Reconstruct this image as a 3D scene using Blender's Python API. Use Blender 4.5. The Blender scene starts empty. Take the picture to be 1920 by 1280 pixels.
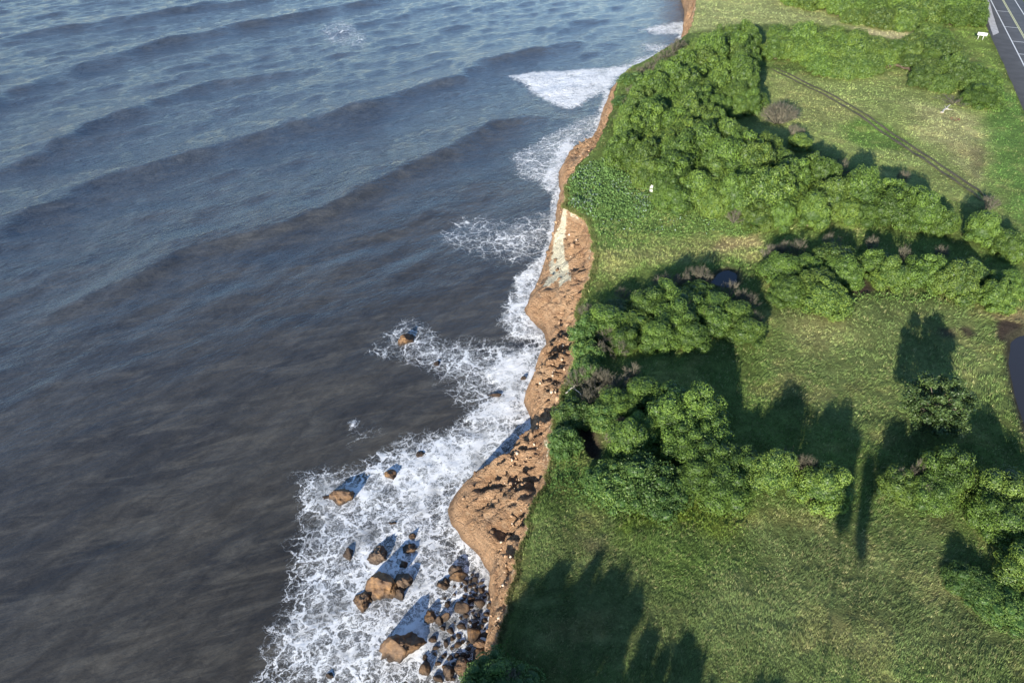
import bpy, math, random
import numpy as np
from mathutils import Vector
rng = np.random.default_rng(7)
random.seed(7)
sc = bpy.context.scene
COL = sc.collection
R = math.radians

# ------------------------------------------------------------------ camera, sky, sun, exposure
PITCH = 38.5; CAMZ = 60.0; LAND = 10.0          # drone 60 m over the sea, 50 m over the clifftop
cam = bpy.data.cameras.new('camera'); cam.sensor_width = 36.0; cam.lens = 24.0
cam.clip_start = 0.5; cam.clip_end = 20000
camo = bpy.data.objects.new('camera', cam); COL.objects.link(camo)
camo.location = (0, 0, CAMZ); camo.rotation_euler = (R(90 - PITCH), 0, 0)
sc.camera = camo
SUN_EL = 15.0; SHADOW_AZ = 26.0                 # shadows run 26 degrees right of straight ahead
w = bpy.data.worlds.new('World'); sc.world = w; w.use_nodes = True
nt = w.node_tree; nt.nodes.clear()
sky = nt.nodes.new('ShaderNodeTexSky'); sky.sky_type = 'NISHITA'; sky.sun_disc = False
sky.dust_density = 0.0; sky.ozone_density = 2.5; sky.air_density = 0.75
sky.sun_elevation = R(SUN_EL); sky.sun_rotation = R(180 + SHADOW_AZ)
bg = nt.nodes.new('ShaderNodeBackground'); bg.inputs['Strength'].default_value = 0.122
wo = nt.nodes.new('ShaderNodeOutputWorld')
nt.links.new(sky.outputs[0], bg.inputs[0]); nt.links.new(bg.outputs[0], wo.inputs[0])
sl = bpy.data.lights.new('sun', 'SUN'); sl.energy = 5.0; sl.angle = R(0.5); sl.color = (1.0, 0.93, 0.80)
so = bpy.data.objects.new('sun', sl); COL.objects.link(so); so.location = (-40, -80, 120)
sd = Vector((math.sin(R(SHADOW_AZ)) * math.cos(R(SUN_EL)), math.cos(R(SHADOW_AZ)) * math.cos(R(SUN_EL)), -math.sin(R(SUN_EL))))
so.rotation_euler = sd.to_track_quat('-Z', 'Y').to_euler()
sc.view_settings.view_transform = 'Standard'; sc.view_settings.look = 'None'
sc.view_settings.exposure = 1.0; sc.view_settings.gamma = 1.0; sc.view_settings.use_curve_mapping = False
sc.cycles.max_bounces = 6; sc.cycles.diffuse_bounces = 3; sc.cycles.transparent_max_bounces = 8

# ------------------------------------------------------------------ helpers
TH = R(PITCH); FP = 1280.0
def P(u, v, z):                                  # photo pixel -> point on the level z
    b = (640 - v) / FP
    t = (CAMZ - z) / (math.sin(TH) - b * math.cos(TH))
    return ((u - 960) / FP * t, t * (math.cos(TH) + b * math.sin(TH)))
def PL(pts, z): return np.array([P(u, v, z) for u, v in pts])

def _h(ix, iy, s):
    n = (ix * 374761393 + iy * 668265263 + s * 1442695041) & 0xFFFFFFFF
    n = ((n ^ (n >> 13)) * 1274126177) & 0xFFFFFFFF
    return ((n ^ (n >> 16)) & 0xFFFFFF) / float(0xFFFFFF)
def vn(x, y, s=0):                               # value noise, -1..1
    x = np.asarray(x, float); y = np.asarray(y, float)
    ix = np.floor(x).astype(np.int64); iy = np.floor(y).astype(np.int64)
    fx = x - ix; fy = y - iy
    fx = fx * fx * fx * (fx * (fx * 6 - 15) + 10); fy = fy * fy * fy * (fy * (fy * 6 - 15) + 10)
    a = _h(ix, iy, s); b = _h(ix + 1, iy, s); c = _h(ix, iy + 1, s); d = _h(ix + 1, iy + 1, s)
    return (a + (b - a) * fx + (c - a) * fy + (a - b - c + d) * fx * fy) * 2 - 1
def fbm(x, y, o=4, s=0):
    r = 0; a = 1.0; t = 0
    for i in range(o):
        r = r + a * vn(x * 2 ** i + 17.3 * i, y * 2 ** i - 9.1 * i, s + i); t += a; a *= 0.5
    return r / t
def sstep(a, b, x):
    t = np.clip((x - a) / (b - a), 0, 1); return t * t * (3 - 2 * t)
def poly_sd(poly, x, y):                         # signed distance to a polygon, positive inside
    x = np.asarray(x, float); y = np.asarray(y, float)
    d = np.full(x.shape, 1e9); ins = np.zeros(x.shape, bool); n = len(poly)
    for i in range(n):
        x1, y1 = poly[i]; x2, y2 = poly[(i + 1) % n]
        ex, ey = x2 - x1, y2 - y1; L = ex * ex + ey * ey + 1e-12
        t = np.clip(((x - x1) * ex + (y - y1) * ey) / L, 0, 1)
        d = np.minimum(d, np.hypot(x - x1 - t * ex, y - y1 - t * ey))
        c = (y1 > y) != (y2 > y)
        ins ^= c & (x < (x2 - x1) * (y - y1) / (y2 - y1 + 1e-12) + x1)
    return np.where(ins, d, -d)
def line_d(pts, x, y):                           # distance, side and position along a polyline
    x = np.asarray(x, float); y = np.asarray(y, float)
    best = np.full(x.shape, 1e9); side = np.zeros(x.shape); al = np.zeros(x.shape)
    acc = 0.0
    for i in range(len(pts) - 1):
        x1, y1 = pts[i]; x2, y2 = pts[i + 1]
        ex, ey = x2 - x1, y2 - y1; L = math.hypot(ex, ey)
        tr = ((x - x1) * ex + (y - y1) * ey) / (L * L)
        t = np.clip(tr, 0, 1)
        d = np.hypot(x - x1 - t * ex, y - y1 - t * ey)
        s = ((x - x1) * ey - (y - y1) * ex) / L
        m = d < best
        best = np.where(m, d, best); side = np.where(m, s, side); al = np.where(m, acc + t * L, al); acc += L
    return best, side, al, acc

def mesh(name, V, F, mats=(), smooth=False, attrs=None, mi=None):
    V = np.ascontiguousarray(V, np.float32); F = np.ascontiguousarray(F, np.int32)
    m = bpy.data.meshes.new(name); n, k = F.shape
    m.vertices.add(len(V)); m.vertices.foreach_set('co', V.ravel())
    m.loops.add(n * k); m.loops.foreach_set('vertex_index', F.ravel())
    m.polygons.add(n); m.polygons.foreach_set('loop_start', np.arange(0, n * k, k, dtype=np.int32))
    m.polygons.foreach_set('loop_total', np.full(n, k, np.int32))
    if smooth: m.polygons.foreach_set('use_smooth', np.ones(n, bool))
    for a in mats: m.materials.append(a)
    if mi is not None: m.polygons.foreach_set('material_index', np.asarray(mi, np.int32))
    m.update(calc_edges=True)
    for an, av in (attrs or {}).items():
        av = np.asarray(av, np.float32)
        if av.ndim == 1:
            at = m.attributes.new(an, 'FLOAT', 'POINT'); at.data.foreach_set('value', av)
        else:
            at = m.attributes.new(an, 'FLOAT_COLOR', 'POINT')
            at.data.foreach_set('color', np.concatenate([av, np.ones((len(av), 1), np.float32)], 1).ravel())
    return m
def ob(name, m, parent=None, loc=None):
    o = bpy.data.objects.new(name, m); COL.objects.link(o)
    if parent is not None: o.parent = parent
    if loc is not None: o.location = loc
    return o
def tag(o, label=None, cat=None, group=None, kind=None):
    if label: o['label'] = label
    if cat: o['category'] = cat
    if group: o['group'] = group
    if kind: o['kind'] = kind
    return o
def gridF(nr, nc):
    i = np.arange(nr * nc).reshape(nr, nc)
    return np.stack([i[:-1, :-1], i[:-1, 1:], i[1:, 1:], i[1:, :-1]], -1).reshape(-1, 4)
class MB:                                        # gathers quads for one mesh
    def __init__(s): s.V = []; s.F = []; s.A = []; s.n = 0
    def add(s, V, F, a=0.5):
        V = np.asarray(V, float); s.V.append(V); s.F.append(np.asarray(F, int) + s.n); s.n += len(V)
        s.A.append(np.full(len(V), a) if np.ndim(a) == 0 else np.asarray(a))
    def tube(s, p, r, k=5, a=0.5):
        p = np.asarray(p, float); n = len(p); r = np.broadcast_to(r, (n,))
        t = np.gradient(p, axis=0); t /= np.linalg.norm(t, axis=1)[:, None] + 1e-9
        up = np.where(np.abs(t[:, 2:3]) > .9, [[1., 0, 0]], [[0, 0, 1.]])
        b = np.cross(t, up); b /= np.linalg.norm(b, axis=1)[:, None] + 1e-9; c = np.cross(t, b)
        an = np.arange(k) * 2 * np.pi / k
        V = p[:, None] + r[:, None, None] * (np.cos(an)[None, :, None] * b[:, None] + np.sin(an)[None, :, None] * c[:, None])
        i = np.arange(n * k).reshape(n, k); j = np.roll(i, -1, 1)
        F = np.stack([i[:-1], j[:-1], j[1:], i[1:]], -1).reshape(-1, 4)
        s.add(V.reshape(-1, 3), F, a)
    def box(s, c, h, ax=None, a=0.5):
        c = np.asarray(c, float); ax = np.eye(3) if ax is None else np.asarray(ax)
        q = np.array([[i, j, k] for i in (-1, 1) for j in (-1, 1) for k in (-1, 1)], float) * h
        s.add(c + q @ ax, [[0, 1, 3, 2], [4, 6, 7, 5], [0, 4, 5, 1], [2, 3, 7, 6], [0, 2, 6, 4], [1, 5, 7, 3]], a)
    def build(s, name, mats, smooth=False):
        return mesh(name, np.concatenate(s.V), np.concatenate(s.F), mats, smooth, {'rnd': np.concatenate(s.A)})

# ------------------------------------------------------------------ node helpers
class NT:
    def __init__(s, name):
        s.m = bpy.data.materials.new(name); s.m.use_nodes = True; s.t = s.m.node_tree; s.t.nodes.clear()
        s.out = s.t.nodes.new('ShaderNodeOutputMaterial')
    def n(s, ty, ins=None, **kw):
        nd = s.t.nodes.new('ShaderNode' + ty)
        for k, v in kw.items(): setattr(nd, k, v)
        for k, v in (ins or {}).items():
            if hasattr(v, 'is_linked') or isinstance(v, bpy.types.NodeSocket): s.t.links.new(v, nd.inputs[k])
            else: nd.inputs[k].default_value = v
        return nd
    def math(s, op, a, b=0.0, c=0.0, clamp=False):
        return s.n('Math', {0: a, 1: b, 2: c}, operation=op, use_clamp=clamp).outputs[0]
    def mix(s, f, a, b, blend='MIX'):
        nd = s.t.nodes.new('ShaderNodeMix'); nd.data_type = 'RGBA'; nd.blend_type = blend
        for i, v in ((0, f), (6, a), (7, b)):
            if isinstance(v, bpy.types.NodeSocket): s.t.links.new(v, nd.inputs[i])
            elif i == 0: nd.inputs[0].default_value = v
            else: nd.inputs[i].default_value = (*v, 1)
        return nd.outputs[2]
    def attr(s, name): return s.n('Attribute', attribute_name=name)
    def pos(s): return s.n('NewGeometry').outputs['Position']
    def mapv(s, v, scale=(1, 1, 1), rot=(0, 0, 0), loc=(0, 0, 0)):
        return s.n('Mapping', {'Vector': v, 'Scale': scale, 'Rotation': rot, 'Location': loc}).outputs[0]
    def mapd(s, v, ang, sa, sb):                     # stretch along a direction: sa along it, sb across it
        return s.mapv(s.mapv(v, (1, 1, 0), (0, 0, R(-ang))), (sa, sb, 1))
    def noise(s, v, sc, det=4, rough=.55, dist=0.0):
        return s.n('TexNoise', {'Vector': v, 'Scale': sc, 'Detail': det, 'Roughness': rough, 'Distortion': dist})
    def ss(s, v, a, b):
        return s.n('MapRange', {'Value': v, 'From Min': a, 'From Max': b}, interpolation_type='SMOOTHSTEP').outputs[0]
    def lin(s, v, a, b, c=0., d=1.):
        return s.n('MapRange', {'Value': v, 'From Min': a, 'From Max': b, 'To Min': c, 'To Max': d}).outputs[0]
    def bump(s, h, st, dist, nrm=None):
        i = {'Height': h, 'Strength': st, 'Distance': dist}
        if nrm is not None: i['Normal'] = nrm
        return s.n('Bump', i).outputs[0]
    def pbr(s, col, rough=.8, spec=.3, nrm=None, **kw):
        i = {'Base Color': col if isinstance(col, bpy.types.NodeSocket) else (*col, 1), 'Roughness': rough, 'Specular IOR Level': spec}
        if nrm is not None: i['Normal'] = nrm
        i.update(kw)
        return s.n('BsdfPrincipled', i).outputs[0]
    def done(s, sh): s.t.links.new(sh, s.out.inputs[0]); return s.m

def m_leaf(name, dark, light, yellow, tr=.08):
    t = NT(name)
    rnd = t.attr('rnd').outputs['Fac']; oi = t.n('ObjectInfo').outputs['Random']
    c = t.mix(t.ss(rnd, .1, .9), dark, light)
    f = t.math('MULTIPLY', t.ss(oi, .35, 1.0), t.ss(rnd, .2, .8))
    c = t.mix(t.math('MULTIPLY', f, .65), c, yellow)
    v = t.lin(t.math('FRACT', t.math('MULTIPLY', oi, 7.31)), 0, 1, .78, 1.2)
    c = t.mix(1.0, c, t.n('CombineColor', {0: v, 1: v, 2: v}).outputs[0], 'MULTIPLY')
    p = t.pbr(c, .5, .35)
    tl = t.n('BsdfTranslucent', {'Color': c}).outputs[0]
    return t.done(t.n('MixShader', {0: tr, 1: p, 2: tl}).outputs[0])
def m_attr(name, rough=.8, tr=0.0, spec=.2):     # colour carried by the mesh
    t = NT(name); c = t.attr('col').outputs['Color']
    p = t.pbr(c, rough, spec)
    if tr:
        p = t.n('MixShader', {0: tr, 1: p, 2: t.n('BsdfTranslucent', {'Color': c}).outputs[0]}).outputs[0]
    return t.done(p)
def m_bark(name, a, b):
    t = NT(name)
    n = t.noise(t.n('TexCoord').outputs['Object'], 4, 4).outputs[0]
    c = t.mix(t.ss(n, .3, .7), a, b)
    c = t.mix(t.math('MULTIPLY', t.attr('rnd').outputs['Fac'], .5), c, b)
    return t.done(t.pbr(c, .85, .2))
M = {}
M['leaf'] = m_leaf('shrub_leaf', (.042, .082, .018), (.136, .222, .036), (.180, .245, .044))
M['leaf_far'] = m_leaf('shrub_leaf_yellow', (.042, .080, .018), (.115, .178, .034), (.155, .200, .042))
M['leaf_weed'] = m_leaf('weed_leaf', (.045, .095, .022), (.120, .205, .046), (.160, .230, .050))
M['leaf_olive'] = m_leaf('olive_leaf', (.028, .056, .018), (.088, .138, .038), (.125, .155, .050))
M['bark'] = m_bark('bark', (.10, .075, .055), (.22, .18, .14))
M['twig'] = m_bark('dry_twig', (.088, .082, .058), (.20, .183, .138))
M['deadwood'] = m_bark('bleached_wood', (.50, .45, .38), (.72, .67, .58))
M['darkwood'] = m_bark('dark_wood', (.07, .05, .035), (.13, .095, .07))
M['grass'] = m_attr('grass_blade', .65, .2)
t = NT('white_paint'); n = t.noise(t.pos(), 3, 4).outputs[0]
M['white'] = t.done(t.pbr(t.mix(t.ss(n, .35, .75), (.80, .80, .78), (.68, .68, .65)), .5, .4))
t = NT('black_plastic_and_shade'); M['black'] = t.done(t.pbr((.03, .03, .035), .6, .3))  # box case, and the painted shade at the sign panel's end
# ground: colour zones carried by the mesh, broken up by fine noise
t = NT('turf'); p = t.pos()
c = t.attr('col').outputs['Color']
c = t.mix(1.0, c, (1.28, 1.27, 1.2), 'MULTIPLY')
n1 = t.noise(p, 1.3, 6, .65).outputs[0]; n2 = t.noise(p, 6, 4, .7).outputs[0]
f = t.math('MULTIPLY', t.lin(n1, .25, .75, .55, 1.35), t.lin(n2, .25, .75, .65, 1.3))
c = t.mix(1.0, c, t.n('CombineColor', {0: f, 1: f, 2: f}).outputs[0], 'MULTIPLY')
M['turf'] = t.done(t.pbr(c, .95, .1, t.bump(t.math('ADD', n1, n2), .9, .25)))
# cliff earth
t = NT('cliff_earth'); p = t.pos()
a = t.noise(t.mapv(p, (.16, .16, .5)), 1, 5, .6).outputs[0]
b = t.noise(t.mapv(p, (.9, .9, 1.8)), 1, 6, .7, .6).outputs[0]
d = t.noise(p, 4.5, 5, .7).outputs[0]
c = t.mix(t.ss(a, .35, .65), (.450, .268, .150), (.570, .360, .215))
zz_ = t.n('SeparateXYZ', {0: p}).outputs[2]
band = t.noise(t.n('CombineXYZ', {0: t.math('ADD', t.math('MULTIPLY', zz_, .75), t.math('MULTIPLY', a, 2.2)), 1: 3.1}).outputs[0], 1.6, 3, .6).outputs[0]
c = t.mix(t.math('MULTIPLY', t.ss(band, .52, .62), .6), c, (.30, .165, .095))
c = t.mix(t.math('MULTIPLY', t.ss(band, .46, .38), .5), c, (.60, .42, .27))
c = t.mix(t.math('MULTIPLY', t.ss(b, .52, .74), .6), c, (.210, .120, .070))
c = t.mix(t.math('MULTIPLY', t.ss(b, .48, .28), .6), c, (.60, .44, .30))
c = t.mix(t.math('MULTIPLY', t.ss(d, .60, .72), .55), c, (.62, .50, .38))
c = t.mix(t.math('MULTIPLY', t.ss(d, .43, .31), .6), c, (.17, .10, .06))
pale = t.attr('pale').outputs['Fac']
c = t.mix(t.ss(t.math('ADD', pale, t.math('MULTIPLY', t.math('SUBTRACT', b, .5), 1.3)), .42, .58), c, (.84, .77, .58))
wet = t.attr('wet').outputs['Fac']
c = t.mix(t.math('MULTIPLY', wet, .65), c, (.13, .085, .055))
M['cliff'] = t.done(t.pbr(c, .9, .2, t.bump(t.math('ADD', t.math('MULTIPLY', b, 1.8), d), 1.0, .75)))
# boulders
t = NT('boulder_stone'); p = t.pos(); oi = t.n('ObjectInfo').outputs['Random']
q = t.n('TexCoord').outputs['Object']
a = t.noise(q, 1.6, 5, .65).outputs[0]; b = t.noise(t.mapv(q, (1, 1, 3.5), (.5, .3, .8)), 3.5, 5, .7).outputs[0]
c = t.mix(t.ss(a, .35, .65), (.120, .070, .042), (.300, .170, .075))
c = t.mix(t.ss(oi, .3, 1.0), c, t.mix(t.ss(b, .35, .65), (.09, .062, .046), (.19, .13, .085)))
c = t.mix(t.math('MULTIPLY', t.ss(b, .52, .68), .6), c, (.06, .04, .03))
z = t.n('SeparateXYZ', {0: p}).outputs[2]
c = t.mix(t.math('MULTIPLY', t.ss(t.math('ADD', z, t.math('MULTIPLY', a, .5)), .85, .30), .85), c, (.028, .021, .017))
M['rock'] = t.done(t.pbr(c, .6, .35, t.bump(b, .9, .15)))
t = NT('asphalt'); p = t.pos()
a = t.noise(p, .35, 4).outputs[0]; b = t.noise(p, 30, 2).outputs[0]
c = t.mix(t.ss(a, .3, .7), (.085, .085, .092), (.125, .125, .130)); c = t.mix(.3, c, t.mix(b, (.05, .05, .05), (.2, .2, .2)))
M['asphalt'] = t.done(t.pbr(c, .85, .3))
t = NT('road_paint'); a = t.noise(t.pos(), 2, 4).outputs[0]
M['paint'] = t.done(t.pbr(t.mix(t.ss(a, .5, .8), (.80, .80, .78), (.5, .5, .49)), .7, .3))
t = NT('road_paint_yellow'); a = t.noise(t.pos(), 2, 4).outputs[0]
M['paint_y'] = t.done(t.pbr(t.mix(t.ss(a, .5, .8), (.78, .76, .40), (.5, .48, .3)), .7, .3))
t = NT('gravel'); a = t.noise(t.pos(), 1.2, 6, .7).outputs[0]
M['gravel'] = t.done(t.pbr(t.mix(t.ss(a, .3, .7), (.38, .36, .35), (.58, .56, .54)), .9, .2))
t = NT('mud'); a = t.noise(t.pos(), 1.6, 6, .7).outputs[0]; b = t.noise(t.pos(), .35, 3).outputs[0]
c = t.mix(t.ss(a, .3, .7), (.085, .072, .052), (.165, .140, .098)); c = t.mix(t.math('MULTIPLY', t.ss(b, .5, .65), .6), c, (.12, .14, .045))
M['mud'] = t.done(t.pbr(c, .9, .2, t.bump(a, .8, .2)))
t = NT('pond_water'); a = t.noise(t.pos(), 2.5, 3).outputs[0]
M['pond'] = t.done(t.pbr((.035, .033, .036), .06, .5, t.bump(a, .03, .03), IOR=1.33))
# sea: brown, silty water that mirrors the sky; foam lace where the surf breaks
t = NT('sea_water'); p = t.pos()
fo = t.attr('foam').outputs['Fac']
wv = t.noise(p, 1.0, 5, .7).outputs[1]
wp = t.n('VectorMath', {0: p, 1: t.n('VectorMath', {0: t.n('VectorMath', {0: wv, 1: (.5, .5, .5)}, operation='SUBTRACT').outputs[0], 3: 2.3}, operation='SCALE').outputs[0]}, operation='ADD').outputs[0]
flat = t.mapv(wp, (1, 1, 0), (0, 0, R(23)), (31.7, 12.3, 0))
nz = t.noise(t.mapv(wp, (1, 1, 0), (0, 0, 0), (13.7, 5.2, 0)), 1.1, 7, .72, 1.2).outputs[0]
tot = None
for scl, ln, gain in ((.40, .0, .15), (1.0, .04, .17), (2.2, .12, .19), (4.5, .3, .2)):
    vo = t.n('TexVoronoi', {'Vector': flat, 'Scale': scl, 'Randomness': 1.0}, feature='DISTANCE_TO_EDGE').outputs['Distance']
    wdt = t.math('MULTIPLY', t.math('MAXIMUM', t.math('MULTIPLY', t.math('SUBTRACT', fo, ln), t.lin(nz, .3, .7, .45, 1.5)), 0.001), gain)
    k = t.math('SUBTRACT', 1.0, t.math('DIVIDE', vo, wdt), clamp=True)
    tot = k if tot is None else t.math('MAXIMUM', tot, k)
fill = t.ss(t.math('ADD', nz, t.math('MULTIPLY', fo, .42)), .79, .95)
brk = t.ss(t.noise(t.mapv(p, (1, 1, 0)), .22, 4, .6).outputs[0], .30, .52)
lace = t.math('MULTIPLY', t.ss(tot, .15, .62), t.lin(brk, 0, 1, .35, 1))
foam = t.math('MULTIPLY', t.math('MAXIMUM', lace, fill), t.ss(fo, .02, .12), clamp=True)
s1 = t.noise(t.mapd(p, 30, .05, .12), 1, 6, .62, .8).outputs[0]
s2 = t.noise(t.mapd(p, 18, .11, .42), 1, 6, .66, .9).outputs[0]
c = t.mix(t.ss(s1, .32, .68), (.040, .037, .033), (.066, .060, .050))
c = t.mix(t.math('MULTIPLY', t.ss(s2, .44, .68), .75), c, (.104, .095, .078))
off_sky = t.attr('off').outputs['Fac']
c = t.mix(t.math('MULTIPLY', off_sky, .8), c, t.mix(t.ss(s1, .3, .7), (.052, .070, .100), (.072, .088, .112)))  # offshore base colour made lighter and bluer, standing in for reflected sky
m1 = t.noise(t.mapd(p, 48, .35, .75), 1, 6, .72, .6).outputs[0]
f = t.lin(m1, .3, .7, .70, 1.34)
c = t.mix(1.0, c, t.n('CombineColor', {0: f, 1: f, 2: f}).outputs[0], 'MULTIPLY')
wash = t.math('MULTIPLY', t.ss(t.math('ADD', fo, t.math('MULTIPLY', t.math('SUBTRACT', nz, .5), .9)), .18, .75), .55)
c = t.mix(wash, c, (.40, .41, .41))
c = t.mix(foam, c, (.86, .87, .88))
r1 = t.noise(t.mapd(p, 45, .38, .85), 1, 5, .62, .4).outputs[0]
r2 = t.noise(t.mapd(p, 30, 1.1, 2.6), 1, 3, .6, .3).outputs[0]
hh = t.math('ADD', t.math('MULTIPLY', r1, 1.0), t.math('MULTIPLY', r2, .50))
amp = t.attr('rip').outputs['Fac']
nb = t.n('Bump', {'Height': hh, 'Strength': t.math('MULTIPLY', amp, 1.15, clamp=True), 'Distance': .36}).outputs[0]
nb = t.bump(foam, .35, .25, nb)
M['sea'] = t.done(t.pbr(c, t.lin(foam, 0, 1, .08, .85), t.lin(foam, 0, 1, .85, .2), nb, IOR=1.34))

# ------------------------------------------------------------------ coast lines (clifftop edge and foot)
topx = [(930,1190),(948,1130),(960,1075),(975,1020),(985,980),(1000,935),(1022,900),(1030,870),(1040,820),(1045,770),(1060,720),(1078,680),(1080,640),(1082,590),(1095,545),(1108,515),(1118,480),(1112,440),(1100,410),(1080,398),(1058,385),(1062,345),(1080,310),(1110,280),(1135,240),(1150,200),(1157,160),(1162,140),(1180,125),(1230,100),(1270,75),(1290,60),(1300,40),(1306,0)]
basex = [(885,1280),(905,1215),(915,1180),(920,1130),(915,1080),(895,1045),(870,1020),(850,1000),(832,985),(830,955),(845,930),(870,912),(900,905),(930,890),(955,865),(990,820),(993,790),(980,760),(978,740),(1000,700),(1018,665),(1022,640),(1005,620),(980,590),(985,555),(1005,525),(1020,490),(1030,460),(1040,410),(1045,385),(1047,375),(1045,350),(1045,325),(1060,300),(1085,290),(1110,275),(1120,240),(1128,215),(1140,170)]
TT = np.concatenate([[(-70, -400), (-45, -120), (-34, -40), (-22, -8), (-12, 6), (-5.5, 16), (-2.4, 23)], PL(topx, LAND), [(64, 262), (72, 320), (95, 500), (170, 900), (420, 2400), (1500, 9000)]])
BB = np.concatenate([[(-84, -400), (-58, -120), (-44, -40), (-29, -8), (-17, 6), (-8.5, 16)], PL(basex, 0.0), [(26.4, 172), (38.5, 192), (46, 205), (50.5, 215), (55.6, 237), (61, 262), (69, 320), (92, 500), (167, 900), (417, 2400), (1490, 9000)]])
def xt_raw(y): return np.interp(y, TT[:, 1], TT[:, 0])
def xt(y):
    y = np.asarray(y, float)
    return xt_raw(y) + .40 * fbm(y / 1.6, y * 0, 3, 41) + .16 * fbm(y / .5, y * 0, 2, 42) + .25 * fbm(y / 5., y * 0, 2, 44)
def xb(y):
    y = np.asarray(y, float)
    b = np.interp(y, BB[:, 1], BB[:, 0]) + .55 * fbm(y / 2.6, y * 0, 4, 47)
    return np.minimum(b, xt(y) - .9)

# ------------------------------------------------------------------ ground: hollows, colours
pond_poly = PL([(1886, 640), (1900, 628), (1925, 622), (1960, 640), (1985, 720), (2010, 800), (2000, 890), (1945, 880), (1922, 838), (1908, 790), (1895, 735), (1884, 680)], LAND - .6)
pud_poly = PL([(1345, 512), (1362, 505), (1384, 513), (1388, 532), (1372, 545), (1345, 540), (1325, 530)], LAND - .4)
pud2_poly = PL([(1834, 352), (1842, 354), (1852, 366), (1846, 372), (1836, 364)], LAND - .1)
gully_poly = PL([(1072, 790), (1100, 782), (1118, 812), (1128, 850), (1122, 872), (1104, 868), (1085, 835)], LAND - 1.0)
def ground_z(x, y):
    x = np.asarray(x, float); y = np.asarray(y, float)
    z = LAND + .30 * fbm(x / 14., y / 14., 3, 3) + .10 * fbm(x / 2.6, y / 2.6, 3, 5)
    d = x - xt(y)
    z = z - .35 * sstep(.9, 0, d)
    for pl, dep, e in ((pond_poly, .9, 1.2), (pud_poly, .55, .8), (pud2_poly, .22, .6), (gully_poly, 1.5, 1.1)):
        m = (np.abs(x - pl[:, 0].mean()) < 25) & (np.abs(y - pl[:, 1].mean()) < 25)
        if m.any():
            zz = np.broadcast_to(z, x.shape).copy() if np.ndim(z) else np.array(z)
            s = poly_sd(pl, x[m], y[m]) if x.ndim else poly_sd(pl, x, y)
            if x.ndim: zz[m] -= dep * sstep(-e * .35, e, s)
            else: zz = zz - dep * sstep(-e * .35, e, s)
            z = zz
    return z
def gz(x, y): return float(ground_z(np.array([x]), np.array([y]))[0])
# (polygon in photo pixels at ground level, colour, soft edge in metres, weight)
ZONES = [
 ([(1300,-60),(1560,-60),(1720,60),(1720,75),(1560,50),(1440,45),(1290,62)], (.275,.290,.120), 4, .95),
 ([(1425,130),(1560,150),(1720,130),(1860,190),(1900,420),(1780,380),(1560,290),(1400,250)], (.205,.240,.082), 6, .95),
 ([(1600,50),(1650,56),(1712,62),(1712,80),(1660,72),(1610,60)], (.40,.345,.20), 3, .9),
 ([(1700,190),(1780,205),(1850,230),(1850,310),(1830,350),(1780,290),(1720,250)], (.34,.30,.155), 6, .6),
 ([(1440,150),(1540,165),(1640,210),(1560,240),(1470,215)], (.225,.225,.09), 5, .5),
 ([(1585,225),(1640,222),(1700,255),(1700,285),(1620,280),(1580,260)], (.085,.155,.030), 3, .8),
 ([(1860,150),(1900,170),(1940,230),(1960,470),(1890,400),(1860,310),(1850,240)], (.105,.185,.045), 4, .85),
 ([(1790,45),(1850,50),(1870,120),(1880,160),(1830,110),(1800,80)], (.165,.225,.050), 4, .85),
 ([(1100,380),(1430,420),(1430,480),(1110,500)], (.130,.190,.052), 5, .85),
 ([(1110,470),(1250,455),(1420,445),(1440,480),(1280,490),(1120,515)], (.220,.215,.085), 3, .75),
 ([(1330,448),(1430,440),(1430,470),(1340,470)], (.30,.225,.12), 2, .7),
 ([(1440,580),(1600,550),(1850,570),(1880,600),(1900,740),(1700,860),(1460,760)], (.125,.155,.055), 6, .9),
 ([(1450,585),(1560,590),(1600,640),(1500,660)], (.215,.195,.085), 5, .6),
 ([(1850,588),(1920,578),(1990,600),(1920,625),(1880,625)], (.29,.22,.12), 2, .8),
 ([(1150,930),(1240,935),(1330,955),(1410,970),(1390,1010),(1290,1000),(1190,965)], (.165,.215,.022), 3, .85),
 ([(1420,960),(1700,970),(1850,1050),(1920,1110),(1960,1300),(1300,1300),(1250,1100),(1300,1000)], (.118,.142,.056), 8, .9),
 ([(1000,980),(1150,980),(1260,1060),(1320,1300),(850,1300),(940,1150)], (.110,.130,.050), 5, .8),
 ([(1080,1000),(1160,985),(1165,1030),(1090,1050)], (.170,.135,.085), 3, .6),
 ([(1180,1010),(1400,1015),(1400,1080),(1230,1090)], (.085,.140,.025), 5, .6),
]
MUD = [
 ([(1598,530),(1622,528),(1640,545),(1625,556),(1596,552)], 1.0),
 ([(1660,546),(1676,546),(1676,554),(1660,554)], .6),
 ([(1752,612),(1790,612),(1800,630),(1770,632)], .8), ([(1795,608),(1815,610),(1832,625),(1815,630)], .9),
 ([(1862,606),(1885,598),(1915,606),(1920,622),(1888,640),(1870,640)], 1.0),
 ([(1820,280),(1842,275),(1846,320),(1826,345),(1818,320)], .4),
 ([(1900,960),(1930,960),(1930,1010),(1880,1000)], .5),
 ([(1730,955),(1780,960),(1790,1000),(1740,1010)], .35),
 ([(1520,870),(1600,880),(1600,910),(1540,900)], .5),
]
ZW = [(PL(a, LAND), np.array(c), s, wt) for a, c, s, wt in ZONES]
MW = [(PL(a, LAND), wt) for a, wt in MUD]
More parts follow.
